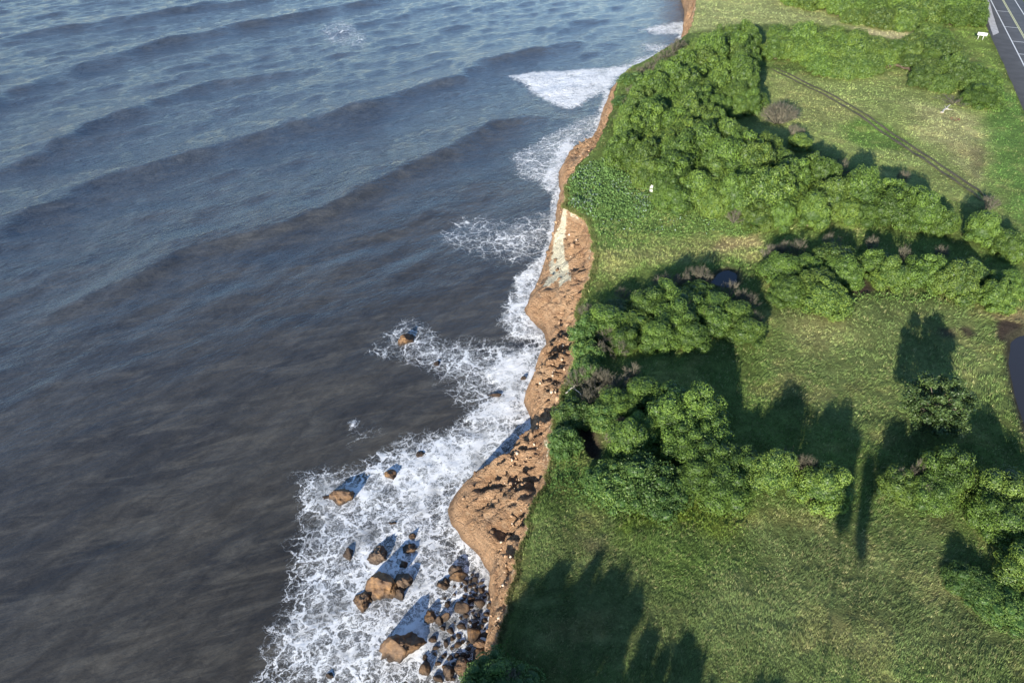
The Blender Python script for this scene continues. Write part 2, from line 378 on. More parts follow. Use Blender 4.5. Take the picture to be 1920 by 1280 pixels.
def ground_col(x, y):
    x = np.asarray(x, float); y = np.asarray(y, float)
    n = fbm(x / 5., y / 5., 4, 11)[:, None]
    c = np.array([.105, .145, .040]) * (1 + .3 * n) + 0 * x[:, None]
    jx = x + 2.2 * fbm(x / 3., y / 3., 3, 21); jy = y + 2.2 * fbm(x / 3., y / 3., 3, 31)
    for pl, col, s, wt in ZW:
        lo = pl.min(0) - 8; hi = pl.max(0) + 8
        m = (x > lo[0]) & (x < hi[0]) & (y > lo[1]) & (y < hi[1])
        if not m.any(): continue
        f = (sstep(-s * .5, s * .6, poly_sd(pl, jx[m], jy[m])) * wt)[:, None]
        c[m] = c[m] * (1 - f) + col * f
    n2 = fbm(x / 2.2, y / 2.2, 4, 51)[:, None]; n3 = fbm(x / 9., y / 9., 3, 61)[:, None]
    c = c * (1 + .30 * n2 + .22 * n3)
    c = c + np.array([.10, .06, .03]) * sstep(.18, .55, fbm(x / 3.4, y / 3.4, 4, 71))[:, None] * .55
    for pl, wt in MW + [(gully_poly, 1.0)]:
        lo = pl.min(0) - 4; hi = pl.max(0) + 4
        m = (x > lo[0]) & (x < hi[0]) & (y > lo[1]) & (y < hi[1])
        if not m.any(): continue
        f = (sstep(-.5, .5, poly_sd(pl, x[m] + .2 * (jx[m] - x[m]), y[m] + .2 * (jy[m] - y[m]))) * wt)[:, None]
        c[m] = c[m] * (1 - f) + np.array([.062, .046, .036]) * f
    for pl in (pond_poly, pud_poly):
        f = (sstep(-.9, .1, poly_sd(pl, x, y)))[:, None]; c = c * (1 - f) + np.array([.045, .042, .028]) * f
    return np.clip(c, .01, .8)

ys = np.concatenate([[-400, -200, -120, -80], np.arange(-60, 12, 2.), np.arange(12, 24, .5), np.arange(24, 100, .24), np.arange(100, 250, .5), np.arange(250, 300, 4.), np.geomspace(300, 9000, 40)])
ds = np.concatenate([[0, .12, .3, .6], np.arange(1, 95, .6), np.arange(95, 160, 3.), np.geomspace(160, 9000, 30)])
X = xt(ys)[:, None] + ds[None]; Y = ys[:, None] + 0 * X
Xf, Yf = X.ravel(), Y.ravel()
gm = mesh('ground', np.stack([Xf, Yf, ground_z(Xf, Yf)], 1), gridF(len(ys), len(ds))[:, ::1], [M['turf']], True, {'col': ground_col(Xf, Yf)})
tag(ob('ground', gm), kind='structure')

# ------------------------------------------------------------------ cliff face
NS = 46
s = np.linspace(0, 1, NS)
T0 = xt(ys); B0 = xb(ys); Z0 = ground_z(T0, ys)
SS = s[None] + 0 * ys[:, None]; YY = ys[:, None] + 0 * SS
W = (T0 - B0)[:, None]
prof = np.interp(s, [0, .03, .14, .25, .62, .80, .93, 1], [1, .90, .76, .70, .36, .24, .06, -.10])
pv = np.clip(SS + .10 * fbm(YY / 6., SS * 2, 3, 81) * np.sin(np.pi * SS), 0, 1)
prof2 = np.interp(s, [0, .04, .10, .20, .45, .72, .84, .95, 1], [1, .80, .62, .55, .47, .38, .28, .04, -.12])   # scarp, bench, bluff toe
bw = np.clip(.45 + 1.1 * fbm(ys / 9., ys * 0, 3, 83) + .9 * np.exp(-((ys - 47) / 7.) ** 2) + .35 * np.exp(-((ys - 84) / 6.) ** 2), 0, 1)[:, None]
ZZ = (np.interp(pv.ravel(), s, prof).reshape(pv.shape) * (1 - bw) + np.interp(pv.ravel(), s, prof2).reshape(pv.shape) * bw) * Z0[:, None]
ZZ[:, 0] = Z0
XX = T0[:, None] - W * SS
env = np.clip(np.sin(np.pi * np.clip(SS, .02, 1) ** .7), 0, 1) * np.clip(W / 4, .25, 1)
rid = lambda a: 1 - np.abs(a) * 2.2
g1 = rid(fbm((YY - XX * .55) / 2.6, (XX + YY * .4) / 9., 4, 91))          # slanting gullies
g2 = fbm(XX / 1.1, (YY + ZZ) / 1.1, 4, 95); g3 = rid(fbm(YY / 4.5 + 3, ZZ / 12., 3, 98))
g4 = rid(fbm((YY - XX * .4) / .8, (XX + YY * .5) / 3.5, 3, 99))
prom = np.exp(-((YY - 48) / 7.) ** 2)
gul = lambda a: -np.clip(1 - np.abs(a) * 5., 0, 1) ** 1.5                 # sharp V-shaped cuts
c1 = fbm((YY - XX * .60) / 2.4, (XX + YY * .4) / 8., 3, 91); c2 = fbm((YY - XX * .45) / 1.0, (XX + YY * .5) / 4., 3, 99)
c3 = fbm(YY / 3.2 + .5 * fbm(YY / 4., ZZ / 3., 2, 7), ZZ / 9., 3, 98); blk = fbm(XX / .8, (YY + ZZ * .6) / .8, 3, 95)
but = fbm(YY / 4.6, ZZ / 14., 3, 55)
rib = fbm((YY - XX * .52) / .75, (XX + YY * .5) / 6., 3, 107)               # slanting layered ribs with sharp upper edges
saw = np.abs(((YY - XX * .52) / 1.25 + 1.1 * fbm(XX / 3., YY / 3., 3, 109)) % 1.0)
low = sstep(.62, .80, SS) * (.35 + .65 * prom)
upz = sstep(.08, .2, SS) * (1 - low) * sstep(-.25, .35, fbm(YY / 7., XX / 7., 2, 113) + .6 * prom)
disp = env * (1.0 * np.sign(but) * np.abs(but) ** .7 + (1 - .8 * low) * (.85 * gul(c1) + .9 * gul(c3) + .30 * (1 - 2.4 * np.abs(g2)) + .16 * blk)
              + upz * (.95 * (saw - .5) + .70 * rib) + .30 * fbm(XX / 3., YY / 3., 2, 65) + low * .35 * g2)
palep = PL([(1038, 440), (1062, 436), (1058, 475), (1068, 498), (1070, 538), (1050, 536), (1044, 515), (1030, 526), (1016, 520), (1030, 492), (1032, 465)], 5.)
pm = sstep(-1.2, .4, poly_sd(palep, XX.ravel(), YY.ravel()).reshape(XX.shape)); disp = disp * (1 - .8 * pm)
led = np.floor(ZZ / 1.1 + .9 * fbm(YY / 5., XX / 5., 3, 87)) * 1.1 - ZZ
ZZ2 = ZZ + .80 * disp + env * .22 * led; XX2 = XX - .62 * disp
ZZ2[:, 1:4] = np.minimum(ZZ2[:, 1:4], Z0[:, None] - np.array([.25, .8, 1.4]))
ZZ2[:, -1] = -1.2; XX2[:, -1] -= .6
V = np.stack([XX2, YY, ZZ2], -1).reshape(-1, 3)
pl = sstep(-.8, .7, poly_sd(palep, V[:, 0], V[:, 1])) * .75
pl = np.maximum(pl, .42 * sstep(.18, .05, SS.ravel()) * (fbm(V[:, 1] / 3., V[:, 2], 2, 17) > -.1))
wet = sstep(1.3, .2, V[:, 2] + .5 * fbm(V[:, 1] / 1.5, V[:, 0] / 1.5, 3, 19))
cm = mesh('cliff', V, gridF(len(ys), NS), [M['cliff']], True, {'pale': pl, 'wet': np.clip(wet, 0, 1)})
tag(ob('cliff', cm), kind='structure')

# ------------------------------------------------------------------ sea with swell and surf
xs = np.concatenate([[-9000, -4000, -2000, -1000, -600, -420, -320], np.arange(-260, -60, .9), np.arange(-60, 14, .45), np.arange(14, 66, .9), [70, 80, 120, 300, 2000, 9000]])
yw = np.concatenate([[-2000, -500, -150, -60, -20], np.arange(0, 110, .5), np.arange(110, 320, .8), np.arange(320, 500, 6.), np.geomspace(500, 9000, 25)])
X, Y = np.meshgrid(xs, yw); Xf, Yf = X.ravel(), Y.ravel()
Z = np.zeros(len(Xf)); mid = (Xf > -330) & (Xf < 75) & (Yf > -30) & (Yf < 480)
x, y = Xf[mid], Yf[mid]
CR = [([(-60,85),(200,38),(420,7),(640,-30)], .75), ([(-200,330),(0,180),(150,125),(300,80),(570,25),(800,-20)], .8), ([(-60,350),(0,317),(187,227),(400,153),(520,137),(600,120)], .75),
      ([(-120,520),(33,410),(160,347),(400,273),(633,213),(720,190),(800,170)], 1.0), ([(500,262),(560,240),(666,198),(861,142),(929,113),(1020,89),(1110,70)], .8),
      ([(60,650),(190,560),(330,480),(600,400),(770,310),(920,235),(1020,209),(1080,200)], 1.0), ([(640,460),(740,420),(808,386),(880,350),(960,325)], .5), ([(1010,60),(1090,40),(1200,25)], .4)]
zz = np.zeros(len(x))
wx = x + 1.6 * fbm(x / 11., y / 11., 3, 121); wy = y + 1.6 * fbm(x / 11., y / 11., 3, 131)
for pts, A in CR:
    L = PL(pts, 0)
    d, sd_, al, tot = line_d(L, wx, wy)
    near = d < 40
    f = sstep(0, .22, al / tot) * sstep(1, .80, al / tot)
    # side > 0 is the shoreward face, which is the steeper
    pr = np.where(sd_ > 0, np.exp(-(d / 2.6) ** 2), np.exp(-(d / 8.0) ** 2)) - .35 * np.exp(-((sd_ - 9) / 5.) ** 2) * (d < 25)
    zz += np.where(near, 0.95 * A * f * pr * (1 + .35 * fbm(x / 9., y / 9., 2, 141)), 0)
wr = np.random.default_rng(3)
for i in range(34):
    lam = 3.0 * (1.09 ** i); az = R(41) + wr.normal(0, .42)      # crest direction
    nx, ny = math.cos(az), -math.sin(az)
    a = .0095 * lam * (0.42 if lam < 6 else 0.5 if lam < 12 else .16)
    k = 2 * math.pi / lam; ph = wr.uniform(0, 6.28)
    q = np.sin(k * (wx * nx + wy * ny) + ph + 1.2 * vn(x / (2.2 * lam), y / (2.2 * lam), 200 + i))
    zz += a * q
shore_d = xb(y) - x                                             # metres off the foot of the cliff
calm = sstep(52, 30, np.hypot(x + 25, y - 34) * .8)              # silty, smooth water below the camera
zz *= (.35 + .65 * sstep(2, 28, shore_d)) * (1 - .65 * calm)
FO = [
 ([(555,885),(600,878),(650,880),(700,850),(760,815),(830,800),(900,770),(960,740),(985,760),(1005,800),(975,865),(915,912),(850,930),(840,960),(862,1005),(910,1050),(925,1090),(930,1180),(910,1230),(890,1300),(860,1320),(440,1320),(500,1262),(488,1222),(528,1130),(545,1050),(548,980),(551,930)], .47, 3.0),
 ([(680,875),(760,830),(850,800),(950,765),(990,800),(960,870),(900,912),(845,935),(840,970),(870,1010),(910,1060),(870,1080),(790,1000),(730,960),(690,930)], .84, 4.0),
 ([(600,1030),(700,990),(800,1010),(820,1080),(740,1160),(700,1230),(620,1260),(570,1160)], .60, 4.0),
 ([(690,1190),(800,1130),(830,1200),(800,1260),(720,1260)], .88, 1.6),
 ([(690,665),(715,630),(745,603),(790,598),(825,632),(880,632),(960,640),(1015,650),(1020,690),(990,720),(980,760),(900,775),(850,760),(830,725),(780,690),(730,675)], .36, 3.0),
 ([(880,700),(950,660),(1010,640),(1022,670),(990,715),(980,750),(995,790),(900,800),(860,790),(930,730)], .88, 2.0),
 ([(985,500),(1035,445),(1040,480),(1000,550),(990,590),(1020,635),(960,650),(930,600),(955,540)], .55, 1.5),
 ([(960,530),(1000,495),(1025,470),(1010,520),(990,555),(982,590),(965,580)], .85, 1.2),
 ([(800,450),(850,405),(900,396),(980,410),(1045,385),(1040,450),(1000,500),(900,490),(840,472)], .20, 4.0),
 ([(905,440),(990,400),(1048,385),(1040,430),(1015,480),(960,500)], .30, 2.0),
 ([(955,292),(1020,255),(1085,222),(1130,205),(1120,262),(1090,297),(1055,325),(1050,375),(1000,345),(965,330)], .36, 2.0),
 ([(1005,335),(1050,262),(1080,240),(1085,285),(1058,318),(1050,370),(1025,355)], .85, 2.0),
 ([(950,140),(1020,131),(1080,129),(1160,126),(1185,126),(1150,165),(1100,190),(1078,205),(1040,200),(1015,188),(985,160)], .97, 2.4),
 ([(1195,55),(1250,44),(1305,36),(1300,66),(1230,66)], .68, 3.0), ([(1200,80),(1265,84),(1250,102),(1205,96)], .45, 3.0),
 ([(1130,140),(1200,108),(1260,88),(1240,110),(1180,135)], .7, 3.0),
 ([(585,60),(640,32),(695,66),(682,92),(620,86)], .19, 3.0),
 ([(1045,330),(1056,380),(1046,440),(1030,470),(1020,450),(1035,400)], .55, 1.0),
 ([(655,790),(668,786),(672,800),(660,804)], .95, .5), ([(630,820),(660,800),(700,790),(760,800),(700,830),(640,850)], .13, 3.0),
]
foam = np.zeros(len(x))
fx = x + .9 * fbm(x / 2.2, y / 2.2, 3, 151); fy = y + .9 * fbm(x / 2.2, y / 2.2, 3, 161)
for pts, den, soft in FO:
    q = PL(pts, 0)
    m = (x > q[:, 0].min() - 6) & (x < q[:, 0].max() + 6) & (y > q[:, 1].min() - 6) & (y < q[:, 1].max() + 6)
    v = np.zeros(len(x)); v[m] = den * sstep(-soft * .5, soft * 1.2, poly_sd(q, fx[m], fy[m]))
    foam = np.maximum(foam, v)
foam = np.maximum(foam, .62 * sstep(1.6, .2, shore_d) * (y > 20) * (y < 240))
foam *= 1 + .38 * fbm(x / 3.2, y / 3.2, 4, 171)
zz += .10 * sstep(.1, .7, foam) * (1 + .9 * fbm(x / .9, y / .9, 3, 181))
Z[mid] = zz
FA = np.zeros(len(Xf)); FA[mid] = np.clip(foam, 0, 1)
SH = np.zeros(len(Xf)); SH[mid] = sstep(60, 5, np.hypot(x + 20, y - 40) - 12) * .9
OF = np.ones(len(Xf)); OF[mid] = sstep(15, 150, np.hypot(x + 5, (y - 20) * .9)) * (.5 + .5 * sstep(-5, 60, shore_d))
RP = np.full(len(Xf), .55); RP[mid] = .22 + .55 * sstep(35, 150, np.hypot(x + 15, y - 20))
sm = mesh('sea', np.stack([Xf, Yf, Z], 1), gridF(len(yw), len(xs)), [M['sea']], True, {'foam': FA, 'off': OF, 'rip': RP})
tag(ob('sea', sm), kind='structure')

# ------------------------------------------------------------------ road, gravel apron, track, ponds
a0 = np.array(P(1920, 129, LAND)); a1 = np.array(P(1858.7, 7.5, LAND)); ra = (a1 - a0) / np.linalg.norm(a1 - a0); rb = np.array([ra[1], -ra[0]])
def off(u, v): return float((np.array(P(u, v, LAND)) - a0) @ rb)
o2 = (off(1877.6, 0) + off(1920, 75)) / 2; o3 = (off(1900, 0) + off(1920, 33)) / 2
def alongp(u, v): return float((np.array(P(u, v, LAND)) - a0) @ ra)
def strip(name, o_a, o_b, s_a, s_b, z, m, thick=0.0):
    ts = np.linspace(s_a, s_b, max(2, int(abs(s_b - s_a) / 6)))
    p0 = a0 + ra * ts[:, None] + rb * o_a; p1 = a0 + ra * ts[:, None] + rb * o_b
    V = np.concatenate([np.c_[p0, 0 * ts + z], np.c_[p1, 0 * ts + z]]); n = len(ts); i = np.arange(n - 1)
    return V, np.stack([i, n + i, n + i + 1, i + 1], 1)
oL = off(1877, 112)
V, F = strip('road', oL, o3 + 2.2, -220, 1500, LAND + .42, None)
V2 = V.copy(); V2[:, 2] -= 1.0; n = len(V)
Fs = []; h = n // 2; i = np.arange(h - 1)
Fs = np.concatenate([np.stack([i + 1, i, n + i, n + i + 1], 1), np.stack([h + i, h + i + 1, n + h + i + 1, n + h + i], 1)])
tag(ob('road', mesh('road', np.concatenate([V, V2]), np.concatenate([F[:, ::-1], Fs]), [M['asphalt']])), kind='structure')
mk = MB()
for oa in (0.0, o3):
    V, F = strip('m', oa - .13, oa + .13, -220, 1500, LAND + .424, None); mk.add(V, F[:, ::-1])
for v, u in ((23.4, 1867), (53.4, 1882), (80.6, 1896), (104.6, 1908)):
    sa = alongp(u, v); V, F = strip('m', .15, o2 - .2, sa - .16, sa + .16, LAND + .426, None); mk.add(V, F[:, ::-1])
for sa in np.arange(-18, -200, -15.): 
    V, F = strip('m', .15, o2 - .2, sa - .16, sa + .16, LAND + .426, None); mk.add(V, F[:, ::-1])
tag(ob('road_marking', mk.build('road_marking', [M['paint']])), kind='structure')
mk = MB()
for e in (-.17, .17):
    V, F = strip('m', o2 + e - .09, o2 + e + .09, -220, 1500, LAND + .424, None); mk.add(V, F[:, ::-1])
tag(ob('centre_line', mk.build('centre_line', [M['paint_y']])), kind='structure')
def sheet(name, poly, z, m, kind='structure', sub=True):
    import bmesh
    bm = bmesh.new()
    n = len(poly); pts = []
    for i in range(n):
        for k in range(6):
            q = poly[i] + (poly[(i + 1) % n] - poly[i]) * k / 6; j = .12 * vn(np.array([q[0] * 2.1]), np.array([q[1] * 2.1]), 5)[0]
            pts.append(bm.verts.new((q[0] + j, q[1] + j, z)))
    f = bm.faces.new(pts)
    if f.normal.z < 0: f.normal_flip()
    f.normal_update()
    if f.normal.z < 0: bmesh.ops.reverse_faces(bm, faces=[f])
    me = bpy.data.meshes.new(name); bm.to_mesh(me); bm.free(); me.materials.append(m)
    return tag(ob(name, me), kind=kind)
sheet('gravel_apron', PL([(1850, -10), (1857, 10), (1863, 32), (1873, 62), (1862, 67), (1853, 40), (1847, 10)], LAND + .45), LAND + .47, M['gravel'])
for pl_, z in ((pond_poly, LAND - .55), (pud_poly, LAND - .32), (pud2_poly, LAND - .12)):
    c = pl_.mean(0); sheet('pond', c + (pl_ - c) * 1.06, z, M['pond'])
def rut(pts, wdt, side):
    L = PL(pts, LAND); t_ = np.linspace(0, 1, 240); k = np.linspace(0, 1, len(L))
    p = np.stack([np.interp(t_, k, L[:, 0]), np.interp(t_, k, L[:, 1])], 1)
    for _ in range(20): p[1:-1] = (p[:-2] + p[2:] + 2 * p[1:-1]) / 4
    d = np.gradient(p, axis=0); d /= np.linalg.norm(d, axis=1)[:, None]; nrm = np.stack([d[:, 1], -d[:, 0]], 1)
    p = p + nrm * side
    ww = wdt * (1 + .45 * fbm(t_ * 40, t_ * 0 + side, 3, 7)) * np.minimum(1, np.minimum(t_, 1 - t_) * 12 + .2)
    rows = []
    for e in (-1, -.4, .4, 1):
        q = p + nrm * (ww * e)[:, None]; rows.append(np.c_[q, ground_z(q[:, 0], q[:, 1]) + .10 + .03 * (1 - abs(e))])
    V = np.stack(rows, 1).reshape(-1, 3); return V, gridF(240, 4)[:, ::-1]
mk = MB(); tk = [(1448, 128), (1490, 150), (1560, 185), (1625, 222), (1690, 265), (1750, 308), (1800, 343), (1835, 366), (1850, 378)]
for sd_ in (-.75, .75): mk.add(*rut(tk, .30, sd_))
tag(ob('dirt_track', mk.build('dirt_track', [M['mud']], True)), kind='structure')

# ------------------------------------------------------------------ shrubs
def cubesphere(n=4):
    V = []; F = []
    for ax in range(3):
        for sg in (-1, 1):
            u, v = np.meshgrid(np.linspace(-1, 1, n + 1), np.linspace(-1, 1, n + 1))
            p = np.zeros((u.size, 3)); p[:, ax] = sg; p[:, (ax + 1) % 3] = u.ravel() * sg; p[:, (ax + 2) % 3] = v.ravel()
            p /= np.linalg.norm(p, axis=1)[:, None]
            F.append(gridF(n + 1, n + 1)[:, ::-1] + sum(len(q) for q in V)); V.append(p)
    return np.concatenate(V), np.concatenate(F)
CSV, CSF = cubesphere(4)
def leaves(g, P0, N0, size, jit=.75, asp=1.5):   # one quad per leaf clump
    n = len(P0)
    N = N0 + g.normal(0, jit, (n, 3)); N /= np.linalg.norm(N, axis=1)[:, None]
    r = g.normal(0, 1, (n, 3)); T = np.cross(N, r); T /= np.linalg.norm(T, axis=1)[:, None] + 1e-9
    B = np.cross(N, T); sz = size * g.uniform(.65, 1.35, n)[:, None]
    a = T * sz * asp * .5; b = B * sz * .5
    V = np.stack([P0 - a, P0 - b * .9 + a * .1, P0 + a, P0 + b * .9 + a * .1], 1).reshape(-1, 3)
    return V, np.arange(n * 4).reshape(n, 4)
def lobes_on_dome(g, nl, Rr, H, z0, rl, tries=60, low=.0):
    C = []; 
    for i in range(nl):
        best = None; bd = -1
        for _ in range(tries):
            z = g.uniform(low, 1); a = g.uniform(0, 2 * np.pi); q = math.sqrt(max(0, 1 - z * z))
            p = np.array([Rr * q * math.cos(a), Rr * q * math.sin(a), z0 + (H - z0) * z])
            d = min([np.linalg.norm(p - c) for c in C], default=9)
            if d > bd: bd = d; best = p
        C.append(best)
    C = np.array(C) * np.array([.82, .82, .86]) + g.normal(0, .20, (nl, 3))
    r = rl * g.uniform(.55, 1.32, nl)
    return C, r
def crown(seed, Rr=2.6, H=4.6, z0=.7, nl=20, rl=.95, dens=250, ls=.105, hull=.82, jit=.5, low=.0, squash=1.0):
    g = np.random.default_rng(seed); mb = MB()
    C, r = lobes_on_dome(g, nl, Rr, H, z0, rl, low=low)
    for c, q in zip(C, r):
        lr = g.uniform(0, 1)
        if hull:
            pass
        n = int(dens * 4 * q * q); ax = g.uniform(.72, 1.22, 3) * np.array([1.08, 1.08, .92])
        N = g.normal(0, 1, (n, 3)); N /= np.linalg.norm(N, axis=1)[:, None]
        shape = (1 + .24 * fbm(N[:, 0] * 1.6 + 9 * lr, N[:, 1] * 1.6 + N[:, 2] * 1.3, 3, seed))[:, None]
        bump = 1 + .10 * np.sin(N[:, :1] * 7 + lr * 9) * np.sin(N[:, 1:2] * 7 + lr * 5) * 1.0
        p = c + N * q * ax * shape * bump * g.uniform(.90, 1.06, (n, 1))
        inside = np.zeros(n, bool)
        for c2, q2 in zip(C, r):
            if c2 is c: continue
            inside |= np.linalg.norm((p - c2), axis=1) < q2 * .70
        k = (~inside) & (p[:, 2] > .15)
        V, F = leaves(g, p[k], N[k] + [0, 0, .25], ls, jit)
        a = np.clip(.45 * lr + .75 * g.uniform(0, 1, k.sum()) ** 1.3, 0, 1)
        mb.add(V, F, np.repeat(a, 4))
        if hull: mb.add(c + CSV * q * hull * .76 * ax * (1 + .24 * fbm(CSV[:, 0] * 1.6 + 9 * lr, CSV[:, 1] * 1.6 + CSV[:, 2] * 1.3, 3, seed))[:, None], CSF, .12)
    n = int(dens * Rr * Rr * 3.2); N = g.normal(0, 1, (n, 3)); N /= np.linalg.norm(N, axis=1)[:, None]; N = N[N[:, 2] > -.1]
    V, F = leaves(g, np.array([0, 0, z0 + (H - z0) * .30]) + N * np.array([Rr * .76, Rr * .76, (H - z0) * .50]) * g.uniform(.9, 1.08, (len(N), 1)), N + [0, 0, .25], ls * 1.1, jit)
    mb.add(V, F, np.repeat(g.uniform(0, .5, len(N)), 4))
    if hull:
        mb.add(np.array([0, 0, z0 + (H - z0) * .30]) + CSV * np.array([Rr * .70, Rr * .70, (H - z0) * .42]), CSF, .05)
    return mb, C, r
def stems(seed, C, k=7, r0=.13):
    g = np.random.default_rng(seed); mb = MB()
    for i in g.permutation(len(C))[:k]:
        e = C[i]; st = g.normal(0, .16, 3); st[2] = -.15; m_ = st * .5 + e * .5 + g.normal(0, .22, 3); m_[2] = e[2] * .42
        mb.tube([st, st * .6 + m_ * .4 + [0, 0, .15], m_, e], [r0, r0 * .8, r0 * .55, r0 * .25], 5, g.uniform(0, 1))
    return mb
CR_V = []
for i in range(7):
    mb, C, r = crown(100 + i, Rr=2.5 + .25 * (i % 3), H=4.3 + .3 * (i % 2), nl=(17, 20, 24, 28, 19, 23, 26)[i], rl=(1.12, 1.0, .92, .84, 1.04, .94, .88)[i])
    CR_V.append((mb.build('crown', [M['leaf']]), stems(200 + i, C).build('trunk', [M['bark']], True)))
CR_L = []
for i in range(5):
    mb, C, r = crown(120 + i, Rr=3.5 + .2 * (i % 3), H=4.6 + .3 * (i % 2), nl=(40, 48, 44, 52, 42)[i], rl=(.98, .88, .94, .84, .92)[i], dens=170, ls=.13)
    CR_L.append((mb.build('crown', [M['leaf']]), stems(220 + i, C, 9).build('trunk', [M['bark']], True)))
CR_Y = []
for i in range(4):
    mb, C, r = crown(140 + i, Rr=3.7, H=4.2, nl=44, rl=1.0, ls=.16, dens=110)
    CR_Y.append((mb.build('crown', [M['leaf_far']]), stems(240 + i, C).build('trunk', [M['bark']], True)))
CR_M = []                                        # smooth, fine-leaved mounds
for i in range(3):
    mb, C, r = crown(160 + i, Rr=2.5, H=2.5, z0=.2, nl=30, rl=.75, dens=190, ls=.10, jit=.9)
    CR_M.append((mb.build('crown', [M['leaf_weed']]), stems(260 + i, C, 5, .05).build('trunk', [M['bark']], True)))
def dry_bush(seed, Rr=1.9, H=2.6, n0=26, flat=.8):
    g = np.random.default_rng(seed); mb = MB(); tw = MB()
    for i in range(n0):
        a = g.uniform(0, 2 * np.pi); q = math.sqrt(g.uniform(.02, 1)); z = math.sqrt(max(.05, 1 - q * q * .85))
        e = np.array([Rr * q * math.cos(a), Rr * q * math.sin(a), H * z * g.uniform(.8, 1.05)])
        st = np.array([.25 * math.cos(a) * q, .25 * math.sin(a) * q, -.1]); m_ = st * .45 + e * .55 + g.normal(0, .14, 3); m_[2] += .1
        mb.tube([st, m_, e], [.05, .034, .016], 4, g.uniform(0, 1))
        for k in range(15):
            f = g.uniform(.35, 1); b = (m_ * (1 - f) + e * f) if f > .5 else (st * (1 - f * 2) + m_ * f * 2)
            d = (e - st) / np.linalg.norm(e - st) + g.normal(0, .62, 3); d[2] += .25; d /= np.linalg.norm(d)
            L_ = g.uniform(.35, .95)
            p2 = b + d * L_ + g.normal(0, .06, 3)
            tw.tube([b, (b + p2) / 2 + g.normal(0, .05, 3), p2], [.022, .016, .009], 3, g.uniform(0, 1))
    return mb, tw
DRY = []
for i in range(5):
    a, b = dry_bush(300 + i, Rr=1.7 + .25 * (i % 3), H=2.3 + .3 * (i % 2))
    DRY.append((a.build('stems', [M['twig']]), b.build('twigs', [M['twig']])))

shrubs = []; todo = []
used_names = set()
def thing(name, label, cat, loc, rz=0., scale=(1, 1, 1), group=None):
    o = bpy.data.objects.new(name, None); COL.objects.link(o); o.empty_display_size = .5
    o.location = loc; o.rotation_euler = (0, 0, rz); o.scale = scale
    return tag(o, label, cat, group)
def place(parts, names, name, label, cat, x, y, sc_, rz, group=None, z=None):
    o = thing(name, label, cat, (x, y, (gz(x, y) - .05) if z is None else z), rz, sc_, group)
    for m_, nm in zip(parts, names):
        c = bpy.data.objects.new(nm, m_); COL.objects.link(c); c.parent = o
    return o
def pick(anchors, x, y):
    return min(anchors, key=lambda a: (a[0][0] - x) ** 2 + (a[0][1] - y) ** 2)[1]
def scatter(poly, spacing, inset, g, keep=None, dens=40):
    lo = poly.min(0); hi = poly.max(0); n = int((hi - lo).prod() / spacing ** 2 * dens)
    c = g.uniform(lo, hi, (n, 2)); c = c[poly_sd(poly, c[:, 0], c[:, 1]) > inset]
    c = c[c[:, 0] > xt(c[:, 1]) + 1.6]
    out = np.zeros((0, 2)); sp = []
    for q in c:
        if len(out) and np.min(np.hypot(*(out - q).T)) < spacing: continue
        out = np.vstack([out, q])
    return out
